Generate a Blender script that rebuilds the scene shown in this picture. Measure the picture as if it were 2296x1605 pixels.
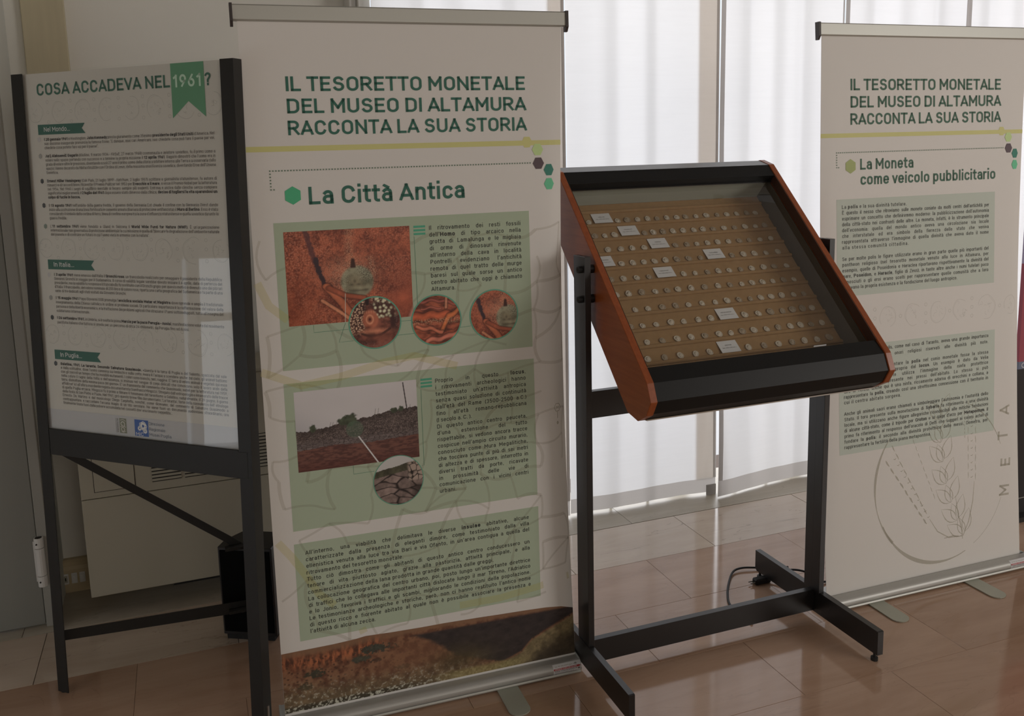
import bpy, bmesh, math, random
import numpy as np
from mathutils import Vector, Matrix

for o in list(bpy.data.objects):
    bpy.data.objects.remove(o)
SC = bpy.context.scene
COL = SC.collection
random.seed(7)
RNG = np.random.default_rng(5)

# ------------------------------------------------------------------ camera
F_PX, PX, PY = 1949.5, 1091.77, 641.86
YAW, PITCH, ROLL, CAM_H = 0.33521, 0.152736, 0.028685, 1.53053
cy_, sy_ = math.cos(YAW), math.sin(YAW)
fw = Vector((sy_ * math.cos(PITCH), cy_ * math.cos(PITCH), -math.sin(PITCH)))
rt = Vector((cy_, -sy_, 0))
dn = fw.cross(rt)
c_, s_ = math.cos(ROLL), math.sin(ROLL)
rt2 = rt * c_ + dn * s_
dn2 = dn * c_ - rt * s_
cam_d = bpy.data.cameras.new('camera')
cam = bpy.data.objects.new('camera', cam_d)
COL.objects.link(cam)
M = Matrix((rt2, -dn2, -fw)).transposed().to_4x4()
M.translation = Vector((0, 0, CAM_H))
cam.matrix_world = M
cam_d.sensor_fit = 'HORIZONTAL'
cam_d.sensor_width = 36
cam_d.lens = F_PX / 2296 * 36
cam_d.shift_x = (1148 - PX) / 2296
cam_d.shift_y = -(802.5 - PY) / 2296
cam_d.clip_start = 0.05
SC.camera = cam

# ------------------------------------------------------------------ world, lights, exposure
w = bpy.data.worlds.new('sky')
SC.world = w
w.use_nodes = True
bg = w.node_tree.nodes['Background']
bg.inputs[0].default_value = (0.80, 0.88, 1.0, 1)
bg.inputs[1].default_value = 1.15


def area(name, loc, target, sx, sy, power, color):
    d = bpy.data.lights.new(name, 'AREA')
    d.shape = 'RECTANGLE'
    d.size, d.size_y = sx, sy
    d.energy = power
    d.color = color
    o = bpy.data.objects.new(name, d)
    COL.objects.link(o)
    o.location = loc
    o.rotation_euler = (Vector(target) - Vector(loc)).to_track_quat('-Z', 'Y').to_euler()
    return o


# daylight outside the curtained windows
area('daylight_outside', (2.9, 5.2, 1.9), (2.9, 3.2, 1.3), 6.4, 3.2, 140, (1.0, 0.97, 0.955))
# fill light added at the far right, behind the camera; windows there are assumed
area('assumed_fill_right', (5.6, -2.2, 2.0), (1.0, 2.5, 1.35), 2.2, 1.9, 84, (1.0, 0.95, 0.90))
area('assumed_fill_back', (1.4, -4.3, 2.3), (1.2, 2.5, 1.2), 2.4, 1.2, 26, (1.0, 0.93, 0.84))  # added fill near the closed wall behind the camera, standing for an assumed window
area('daylight_left_window', (-2.56, 1.25, 0.62), (0.5, 2.3, 0.9), 1.25, 1.05, 4.5, (0.95, 0.98, 1.0))  # area light added inside the glazed left opening to strengthen its daylight
SC.view_settings.view_transform = 'Standard'
SC.view_settings.look = 'None'
SC.view_settings.exposure = 0.0
SC.view_settings.gamma = 1.0
SC.view_settings.use_curve_mapping = False
SC.cycles.use_denoising = True
SC.cycles.max_bounces = 8
SC.cycles.diffuse_bounces = 5
SC.cycles.transparent_max_bounces = 12
SC.cycles.sample_clamp_indirect = 6

# ------------------------------------------------------------------ colour + materials


def lin(c):
    c = c / 255.0
    return c / 12.92 if c <= 0.04045 else ((c + 0.055) / 1.055) ** 2.4


def RGB(r, g, b):
    return (lin(r), lin(g), lin(b))


def alb(r, g, b, white=(140, 132, 122), wa=0.80):
    """print colour seen as (r,g,b) where white paper is seen as `white`"""
    return tuple(min(0.9, wa * lin(c) / lin(k)) for c, k in zip((r, g, b), white))


MATS = {}


def mat(name, col, rough=0.6, metal=0.0, spec=0.5, noise=None, bump=None, coat=0.0):
    """noise=(scale xyz, amount, detail); bump=(scale, strength)"""
    if name in MATS:
        return MATS[name]
    m = bpy.data.materials.new(name)
    m.use_nodes = True
    nt = m.node_tree
    p = nt.nodes['Principled BSDF']
    p.inputs['Base Color'].default_value = (*col, 1)
    p.inputs['Roughness'].default_value = rough
    p.inputs['Metallic'].default_value = metal
    p.inputs['Specular IOR Level'].default_value = spec
    p.inputs['Coat Weight'].default_value = coat
    p.inputs['Coat Roughness'].default_value = 0.08
    if noise or bump:
        tc = nt.nodes.new('ShaderNodeNewGeometry')
    if noise:
        sc, amt, det = noise
        mp = nt.nodes.new('ShaderNodeMapping')
        mp.inputs['Scale'].default_value = sc
        nt.links.new(tc.outputs['Position'], mp.inputs['Vector'])
        nz = nt.nodes.new('ShaderNodeTexNoise')
        nz.inputs['Scale'].default_value = 1
        nz.inputs['Detail'].default_value = det
        nt.links.new(mp.outputs['Vector'], nz.inputs['Vector'])
        mr = nt.nodes.new('ShaderNodeMapRange')
        mr.inputs['From Min'].default_value = 0.3
        mr.inputs['From Max'].default_value = 0.7
        mr.inputs['To Min'].default_value = 1 - amt
        mr.inputs['To Max'].default_value = 1 + amt
        nt.links.new(nz.outputs['Fac'], mr.inputs['Value'])
        mx = nt.nodes.new('ShaderNodeVectorMath')
        mx.operation = 'SCALE'
        mx.inputs[0].default_value = col
        nt.links.new(mr.outputs['Result'], mx.inputs['Scale'])
        nt.links.new(mx.outputs['Vector'], p.inputs['Base Color'])
    if bump:
        nz = nt.nodes.new('ShaderNodeTexNoise')
        nz.inputs['Scale'].default_value = bump[0]
        nz.inputs['Detail'].default_value = 4
        nt.links.new(tc.outputs['Position'], nz.inputs['Vector'])
        bp = nt.nodes.new('ShaderNodeBump')
        bp.inputs['Strength'].default_value = bump[1]
        bp.inputs['Distance'].default_value = 0.002
        nt.links.new(nz.outputs['Fac'], bp.inputs['Height'])
        nt.links.new(bp.outputs['Normal'], p.inputs['Normal'])
    MATS[name] = m
    return m


def mat_overlay(name, col, alpha):
    m = bpy.data.materials.new(name)
    m.use_nodes = True
    nt = m.node_tree
    nt.nodes.clear()
    out = nt.nodes.new('ShaderNodeOutputMaterial')
    d = nt.nodes.new('ShaderNodeBsdfDiffuse')
    d.inputs[0].default_value = (*col, 1)
    t = nt.nodes.new('ShaderNodeBsdfTransparent')
    mx = nt.nodes.new('ShaderNodeMixShader')
    mx.inputs[0].default_value = alpha
    nt.links.new(t.outputs[0], mx.inputs[1])
    nt.links.new(d.outputs[0], mx.inputs[2])
    nt.links.new(mx.outputs[0], out.inputs[0])
    MATS[name] = m
    return m


def mat_vcol(name, rough=0.45):
    m = bpy.data.materials.new(name)
    m.use_nodes = True
    nt = m.node_tree
    p = nt.nodes['Principled BSDF']
    p.inputs['Roughness'].default_value = rough
    a = nt.nodes.new('ShaderNodeAttribute')
    a.attribute_name = 'Col'
    nt.links.new(a.outputs['Color'], p.inputs['Base Color'])
    MATS[name] = m
    return m


def mat_pane(name, refl=1.0, tint=(0.985, 0.99, 0.985)):
    m = bpy.data.materials.new(name)
    m.use_nodes = True
    nt = m.node_tree
    nt.nodes.clear()
    out = nt.nodes.new('ShaderNodeOutputMaterial')
    g = nt.nodes.new('ShaderNodeBsdfGlossy')
    g.inputs['Roughness'].default_value = 0.02
    g.inputs[0].default_value = (refl, refl, refl, 1)
    t = nt.nodes.new('ShaderNodeBsdfTransparent')
    t.inputs[0].default_value = (*tint, 1)
    fr = nt.nodes.new('ShaderNodeFresnel')
    fr.inputs['IOR'].default_value = 1.5
    mx = nt.nodes.new('ShaderNodeMixShader')
    ge = nt.nodes.new('ShaderNodeNewGeometry')
    inv = nt.nodes.new('ShaderNodeMath')
    inv.operation = 'SUBTRACT'
    inv.inputs[0].default_value = 1.0
    nt.links.new(ge.outputs['Backfacing'], inv.inputs[1])
    mu = nt.nodes.new('ShaderNodeMath')
    mu.operation = 'MULTIPLY'
    nt.links.new(fr.outputs[0], mu.inputs[0])
    nt.links.new(inv.outputs[0], mu.inputs[1])
    nt.links.new(mu.outputs[0], mx.inputs[0])       # only the outer face mirrors
    nt.links.new(t.outputs[0], mx.inputs[1])
    nt.links.new(g.outputs[0], mx.inputs[2])
    nt.links.new(mx.outputs[0], out.inputs[0])
    MATS[name] = m
    return m


def mat_cloth(name, col, trans):
    m = bpy.data.materials.new(name)
    m.use_nodes = True
    nt = m.node_tree
    nt.nodes.clear()
    out = nt.nodes.new('ShaderNodeOutputMaterial')
    g = nt.nodes.new('ShaderNodeNewGeometry')
    mp = nt.nodes.new('ShaderNodeMapping')
    mp.inputs['Scale'].default_value = (8, 8, 160)
    nz = nt.nodes.new('ShaderNodeTexNoise')
    nz.inputs['Scale'].default_value = 1
    nz.inputs['Detail'].default_value = 3
    nt.links.new(g.outputs['Position'], mp.inputs['Vector'])
    nt.links.new(mp.outputs['Vector'], nz.inputs['Vector'])
    mr = nt.nodes.new('ShaderNodeMapRange')
    mr.inputs['To Min'].default_value = 0.95
    mr.inputs['To Max'].default_value = 1.03
    nt.links.new(nz.outputs['Fac'], mr.inputs['Value'])
    sc = nt.nodes.new('ShaderNodeVectorMath')
    sc.operation = 'SCALE'
    sc.inputs[0].default_value = trans
    nt.links.new(mr.outputs[0], sc.inputs['Scale'])
    d = nt.nodes.new('ShaderNodeBsdfDiffuse')
    d.inputs[0].default_value = (*col, 1)
    t = nt.nodes.new('ShaderNodeBsdfTranslucent')
    nt.links.new(sc.outputs[0], t.inputs[0])
    ad = nt.nodes.new('ShaderNodeAddShader')
    nt.links.new(d.outputs[0], ad.inputs[0])
    nt.links.new(t.outputs[0], ad.inputs[1])
    nt.links.new(ad.outputs[0], out.inputs[0])
    MATS[name] = m
    return m


def mat_wood(name, c1, c2, axis_scale, rough=0.35, coat=0.2):
    m = bpy.data.materials.new(name)
    m.use_nodes = True
    nt = m.node_tree
    p = nt.nodes['Principled BSDF']
    p.inputs['Roughness'].default_value = rough
    p.inputs['Coat Weight'].default_value = coat
    p.inputs['Coat Roughness'].default_value = 0.15
    g = nt.nodes.new('ShaderNodeTexCoord')
    mp = nt.nodes.new('ShaderNodeMapping')
    mp.inputs['Rotation'].default_value = (math.radians(-44.5), 0, 0)
    mp.inputs['Scale'].default_value = axis_scale
    nz = nt.nodes.new('ShaderNodeTexNoise')
    nz.inputs['Scale'].default_value = 1
    nz.inputs['Detail'].default_value = 6
    nz.inputs['Roughness'].default_value = 0.65
    cr = nt.nodes.new('ShaderNodeValToRGB')
    cr.color_ramp.elements[0].position = 0.3
    cr.color_ramp.elements[0].color = (*c1, 1)
    cr.color_ramp.elements[1].position = 0.7
    cr.color_ramp.elements[1].color = (*c2, 1)
    nt.links.new(g.outputs['Object'], mp.inputs['Vector'])
    nt.links.new(mp.outputs['Vector'], nz.inputs['Vector'])
    nt.links.new(nz.outputs['Fac'], cr.inputs['Fac'])
    nt.links.new(cr.outputs['Color'], p.inputs['Base Color'])
    MATS[name] = m
    return m


def mat_marble(name, ca, cb, cv, rough=0.09, vein=0.42):
    """polished marble, bands run along x, dark hair veins; each tile is shifted at random"""
    m = bpy.data.materials.new(name)
    m.use_nodes = True
    nt = m.node_tree
    N, L = nt.nodes.new, nt.links.new
    p = nt.nodes['Principled BSDF']
    p.inputs['Roughness'].default_value = rough
    p.inputs['Specular IOR Level'].default_value = 0.75
    g = N('ShaderNodeNewGeometry')
    oi = N('ShaderNodeObjectInfo')
    mul = N('ShaderNodeVectorMath')
    mul.operation = 'SCALE'
    mul.inputs[0].default_value = (13, 7, 5)
    L(oi.outputs['Random'], mul.inputs['Scale'])
    add = N('ShaderNodeVectorMath')
    add.operation = 'ADD'
    L(g.outputs['Position'], add.inputs[0])
    L(mul.outputs[0], add.inputs[1])
    mp = N('ShaderNodeMapping')
    mp.inputs['Scale'].default_value = (1.6, 9, 4)
    mp.inputs['Rotation'].default_value = (0, 0, 0.08)
    L(add.outputs[0], mp.inputs['Vector'])
    nz = N('ShaderNodeTexNoise')
    nz.inputs['Scale'].default_value = 1.0
    nz.inputs['Detail'].default_value = 7
    nz.inputs['Roughness'].default_value = 0.62
    nz.inputs['Distortion'].default_value = 0.6
    L(mp.outputs[0], nz.inputs['Vector'])
    cr = N('ShaderNodeValToRGB')
    cr.color_ramp.elements[0].position = 0.32
    cr.color_ramp.elements[0].color = (*ca, 1)
    cr.color_ramp.elements[1].position = 0.68
    cr.color_ramp.elements[1].color = (*cb, 1)
    L(nz.outputs['Fac'], cr.inputs['Fac'])
    mp2 = N('ShaderNodeMapping')
    mp2.inputs['Scale'].default_value = (0.9, 5.0, 3)
    L(add.outputs[0], mp2.inputs['Vector'])
    n2 = N('ShaderNodeTexNoise')
    n2.inputs['Scale'].default_value = 1.3
    n2.inputs['Detail'].default_value = 5
    n2.inputs['Distortion'].default_value = 1.2
    L(mp2.outputs[0], n2.inputs['Vector'])
    a = N('ShaderNodeMath')
    a.operation = 'SUBTRACT'
    a.inputs[1].default_value = 0.5
    L(n2.outputs['Fac'], a.inputs[0])
    b = N('ShaderNodeMath')
    b.operation = 'ABSOLUTE'
    L(a.outputs[0], b.inputs[0])
    r = N('ShaderNodeMapRange')
    r.inputs['From Min'].default_value = 0.0
    r.inputs['From Max'].default_value = 0.0045
    r.inputs['To Min'].default_value = vein
    r.inputs['To Max'].default_value = 0.0
    L(b.outputs[0], r.inputs['Value'])
    mx = N('ShaderNodeMix')
    mx.data_type = 'RGBA'
    mx.inputs['B'].default_value = (*cv, 1)
    L(r.outputs[0], mx.inputs['Factor'])
    L(cr.outputs['Color'], mx.inputs['A'])
    # tile to tile tone
    mr = N('ShaderNodeMapRange')
    mr.inputs['To Min'].default_value = 0.96
    mr.inputs['To Max'].default_value = 1.04
    L(oi.outputs['Random'], mr.inputs['Value'])
    sc = N('ShaderNodeVectorMath')
    sc.operation = 'SCALE'
    L(mx.outputs['Result'], sc.inputs[0])
    L(mr.outputs[0], sc.inputs['Scale'])
    L(sc.outputs[0], p.inputs['Base Color'])
    MATS[name] = m
    return m


M_black = mat('black_powder_coat', (0.012, 0.011, 0.011), 0.34, spec=0.6, bump=(900, 0.12))
M_black_metal = mat('satin_black_bar', (0.012, 0.012, 0.012), 0.42, spec=0.22)
M_dark_iron = mat('dark_grey_painted_iron', (0.022, 0.021, 0.019), 0.5, spec=0.35)
M_rubber = mat('black_rubber', (0.012, 0.012, 0.012), 0.6)
M_cherry = mat_wood('orange_brown_veneer', (0.27, 0.060, 0.012), (0.36, 0.090, 0.022), (90, 6, 90), 0.38, 0.12)
M_cherry_shade = mat('veneer_painted_shade', (0.055, 0.02, 0.011), 0.5)  # side veneer darkened, with the shade put into its colour
M_board = mat('tan_felt_board', (0.36, 0.225, 0.112), 0.95, spec=0.1, noise=((60, 60, 60), 0.06, 3), bump=(1500, 0.3))
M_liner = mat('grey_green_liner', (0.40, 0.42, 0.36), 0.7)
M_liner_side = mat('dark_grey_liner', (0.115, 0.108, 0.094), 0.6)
M_alu = mat('brushed_aluminium', (0.60, 0.60, 0.57), 0.33, metal=0.85, noise=((3, 300, 300), 0.03, 2))
M_alu_flat = mat('matt_grey_aluminium', (0.50, 0.50, 0.46), 0.45, metal=0.5)
M_case = mat('satin_grey_housing', (0.46, 0.455, 0.43), 0.42, metal=0.35)
M_plastic_dark = mat('dark_brown_plastic_cap', (0.05, 0.04, 0.038), 0.5)
M_foot = mat('grey_green_steel_plate', (0.44, 0.45, 0.38), 0.42, metal=0.3)
WHITE = (0.80, 0.78, 0.745)
M_sheet = mat('banner_white_print', WHITE, 0.55, spec=0.3)
M_sheet_back = mat('banner_grey_back', (0.45, 0.45, 0.45), 0.7)
M_poster = mat('poster_white_paper', (0.74, 0.715, 0.665), 0.7, spec=0.2)
M_green_t = mat('ink_dark_green', alb(30, 62, 48), 0.6)
M_green_t2 = mat('ink_deep_green', alb(42, 68, 50, (160, 152, 142)), 0.6)
M_text = mat('ink_black', alb(32, 30, 27), 0.6)
M_text_grey = mat('ink_grey', alb(75, 68, 60), 0.6)
M_yellow = mat('ink_yellow', alb(140, 130, 80, (148, 139, 131)), 0.6)
M_lime = mat('ink_lime', alb(130, 138, 90, (148, 139, 131)), 0.6)
M_brown = mat('ink_brown', alb(55, 42, 42), 0.6)
M_teal = mat('ink_teal', alb(35, 80, 65, (148, 139, 131)), 0.6)
M_mint = mat('ink_mint', alb(70, 125, 90, (148, 139, 131)), 0.6)
M_emerald = mat('ink_emerald', alb(48, 108, 72), 0.6)
M_olive = mat('ink_olive_hexagon', alb(120, 122, 72, (160, 152, 142)), 0.6)
M_dots = mat('ink_dotted_line', alb(70, 78, 62), 0.6)
M_ring = mat('ink_photo_ring', alb(62, 98, 76), 0.6)
M_whiteink = mat('ink_white', alb(150, 150, 140, (128, 120, 108), 0.72), 0.6)
M_ribbon = mat('ink_ribbon_green', alb(54, 86, 58, (126, 119, 107), 0.76), 0.6)
M_ribbon_t = mat('ink_pale_green_numbers', alb(118, 135, 105, (126, 119, 107), 0.76), 0.6)
M_tag = mat('ink_tag_green', alb(22, 52, 40, (122, 115, 103), 0.76), 0.6)
M_blue = mat('ink_blue_logo', alb(28, 48, 82, (118, 112, 105), 0.76), 0.6)
M_lilac = mat('ink_pale_lilac_band', (0.62, 0.62, 0.64), 0.7)
M_red = mat('ink_red', (0.42, 0.03, 0.03), 0.5)
M_wash = mat_overlay('ink_green_wash', alb(114, 116, 92, (138, 130, 118)), 0.9)
M_washC = mat_overlay('ink_green_wash_pale', alb(147, 146, 128, (158, 150, 138)), 0.9)
M_road = mat_overlay('ink_faint_street_map', alb(112, 100, 80), 0.16)
M_road_y = mat_overlay('ink_faint_yellow_street', alb(140, 125, 62), 0.20)
M_sketch = mat_overlay('ink_faint_coin_sketch', alb(95, 88, 74), 0.26)
M_relief = mat_overlay('ink_beige_coin_drawing', alb(122, 113, 94, (152, 144, 133)), 0.45)
M_photo = mat_vcol('printed_photograph')
M_card = mat('white_card', (0.72, 0.72, 0.73), 0.6)
M_pane = mat_pane('clear_glass')
M_wall = mat('white_wall_paint', (0.76, 0.74, 0.68), 0.8, spec=0.2, noise=((3, 3, 3), 0.02, 3), bump=(400, 0.1))
M_wall_b = mat('cool_white_wall_paint', (0.66, 0.67, 0.63), 0.8, spec=0.2)
M_pilaster = mat('olive_beige_paint', (0.55, 0.49, 0.34), 0.7, noise=((60, 60, 4), 0.04, 3))
M_door = mat('grey_door_paint', (0.25, 0.25, 0.225), 0.55, bump=(60, 0.05))
M_white_enamel = mat('white_frame_enamel', (0.72, 0.71, 0.68), 0.45)
M_radiator = mat('cream_cabinet_enamel', (0.40, 0.37, 0.29), 0.5)
M_slot = mat('dark_slot', (0.02, 0.017, 0.014), 0.8)
M_skirt = mat('beige_stone_skirting', (0.52, 0.42, 0.26), 0.5, noise=((4, 4, 30), 0.08, 4))
M_ceiling = mat('ceiling_paint', (0.45, 0.44, 0.42), 0.9)
M_grout = mat('dark_grout', (0.12, 0.085, 0.065), 0.8)
M_outside = mat('pale_paving_outside', (0.5, 0.5, 0.5), 0.9)
M_iron_grille = mat('dark_window_grille', (0.05, 0.05, 0.05), 0.6)
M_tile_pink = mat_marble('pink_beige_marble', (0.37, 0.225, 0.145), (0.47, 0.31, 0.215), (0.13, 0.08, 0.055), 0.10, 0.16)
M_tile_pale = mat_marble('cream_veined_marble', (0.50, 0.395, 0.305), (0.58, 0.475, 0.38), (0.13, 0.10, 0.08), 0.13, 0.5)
M_thresh = mat_marble('travertine_threshold', (0.38, 0.33, 0.25), (0.50, 0.45, 0.37), (0.2, 0.16, 0.12), 0.35)
M_cloth = mat_cloth('white_screen_curtain', (0.42, 0.41, 0.39), (0.415, 0.413, 0.418))
M_cloth2 = mat_cloth('curtain_turned_back', (0.40, 0.37, 0.33), (0.42, 0.375, 0.33))
M_hem = mat_cloth('curtain_double_hem', (0.34, 0.33, 0.32), (0.225, 0.21, 0.20))
M_coin = mat('old_silver', (0.68, 0.60, 0.49), 0.42, metal=0.35, bump=(700, 0.9))
M_coin_d = mat('tarnished_silver', (0.46, 0.37, 0.27), 0.45, metal=0.3, bump=(700, 0.9))
M_screw = mat('dull_steel_screw', (0.3, 0.28, 0.25), 0.4, metal=0.9)

# ------------------------------------------------------------------ object helpers


def tag(o, label=None, cat=None, group=None, kind=None):
    for k, v in (('label', label), ('category', cat), ('group', group), ('kind', kind)):
        if v:
            o[k] = v
    return o


def wpos(o):
    v = Vector((0, 0, 0))
    while o is not None:
        v += o.location
        o = o.parent
    return v


def empty(name, loc, label, cat, group=None):
    o = bpy.data.objects.new(name, None)
    o.empty_display_size = 0.05
    COL.objects.link(o)
    o.location = loc
    return tag(o, label, cat, group)


class MB:
    """collects polygons in world coordinates"""

    def __init__(self):
        self.v, self.f, self.m = [], [], []
        self.bold_ink = False

    def add(self, verts, faces, mi=0):
        b = len(self.v)
        self.v += [tuple(p) for p in verts]
        self.f += [tuple(b + i for i in f) for f in faces]
        self.m += [mi] * len(faces)

    def box(self, x0, x1, y0, y1, z0, z1, fn=None, mi=0):
        P = [(x, y, z) for x in (x0, x1) for y in (y0, y1) for z in (z0, z1)]
        if fn:
            P = [fn(*p) for p in P]
        self.add(P, [(0, 1, 3, 2), (4, 6, 7, 5), (0, 4, 5, 1), (2, 3, 7, 6), (0, 2, 6, 4), (1, 5, 7, 3)], mi)
        return self

    def prism(self, poly, fn, a, b, mi=0):
        """poly in 2D, extruded from a to b; fn(p, q, t)->world"""
        n = len(poly)
        self.add([fn(*p, a) for p in poly] + [fn(*p, b) for p in poly],
                 [tuple(range(n)), tuple(range(2 * n - 1, n - 1, -1))] + [(i, i + n, (i + 1) % n + n, (i + 1) % n) for i in range(n)], mi)
        return self

    def tube(self, pts, r, n=8, mi=0):
        pts = [Vector(p) for p in pts]
        V = []
        for i, p in enumerate(pts):
            t = (pts[min(i + 1, len(pts) - 1)] - pts[max(i - 1, 0)]).normalized()
            up = Vector((0, 0, 1)) if abs(t.z) < 0.9 else Vector((1, 0, 0))
            a = t.cross(up).normalized()
            b = a.cross(t)
            rr = r if not isinstance(r, (list, tuple)) else r[i]
            for k in range(n):
                q = 2 * math.pi * k / n
                V.append(p + (a * math.cos(q) + b * math.sin(q)) * rr)
        F = [(i * n + k, i * n + (k + 1) % n, (i + 1) * n + (k + 1) % n, (i + 1) * n + k) for i in range(len(pts) - 1) for k in range(n)]
        F += [tuple(range(n - 1, -1, -1)), tuple((len(pts) - 1) * n + k for k in range(n))]
        self.add(V, F, mi)
        return self

    def build(self, name, material, parent=None, kind=None, bevel=0, smooth=False, loc=None, norm=True):
        me = bpy.data.meshes.new(name)
        if parent is not None:
            L0 = wpos(parent)
        else:
            L0 = Vector(loc) if loc is not None else Vector((0, 0, 0))
        arr = np.array(self.v, float) - np.array(L0)
        me.from_pydata(arr.tolist(), [], self.f)
        mats = material if isinstance(material, (list, tuple)) else [material]
        for mm in mats:
            me.materials.append(mm)
        if len(mats) > 1:
            me.polygons.foreach_set('material_index', self.m)
        if norm:
            bm = bmesh.new()
            bm.from_mesh(me)
            bmesh.ops.recalc_face_normals(bm, faces=bm.faces)
            if bevel:
                bmesh.ops.bevel(bm, geom=[e for e in bm.edges], offset=bevel, segments=1, affect='EDGES', clamp_overlap=True)
            bm.to_mesh(me)
            bm.free()
        if smooth:
            me.polygons.foreach_set('use_smooth', [True] * len(me.polygons))
        o = bpy.data.objects.new(name, me)
        COL.objects.link(o)
        if parent is not None:
            o.parent = parent
        else:
            o.location = L0
        if kind:
            o['kind'] = kind
        return o


def box(name, x0, x1, y0, y1, z0, z1, m, parent=None, kind=None, bevel=0, fn=None, loc=None):
    return MB().box(x0, x1, y0, y1, z0, z1, fn).build(name, m, parent, kind, bevel, loc=loc)


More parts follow.
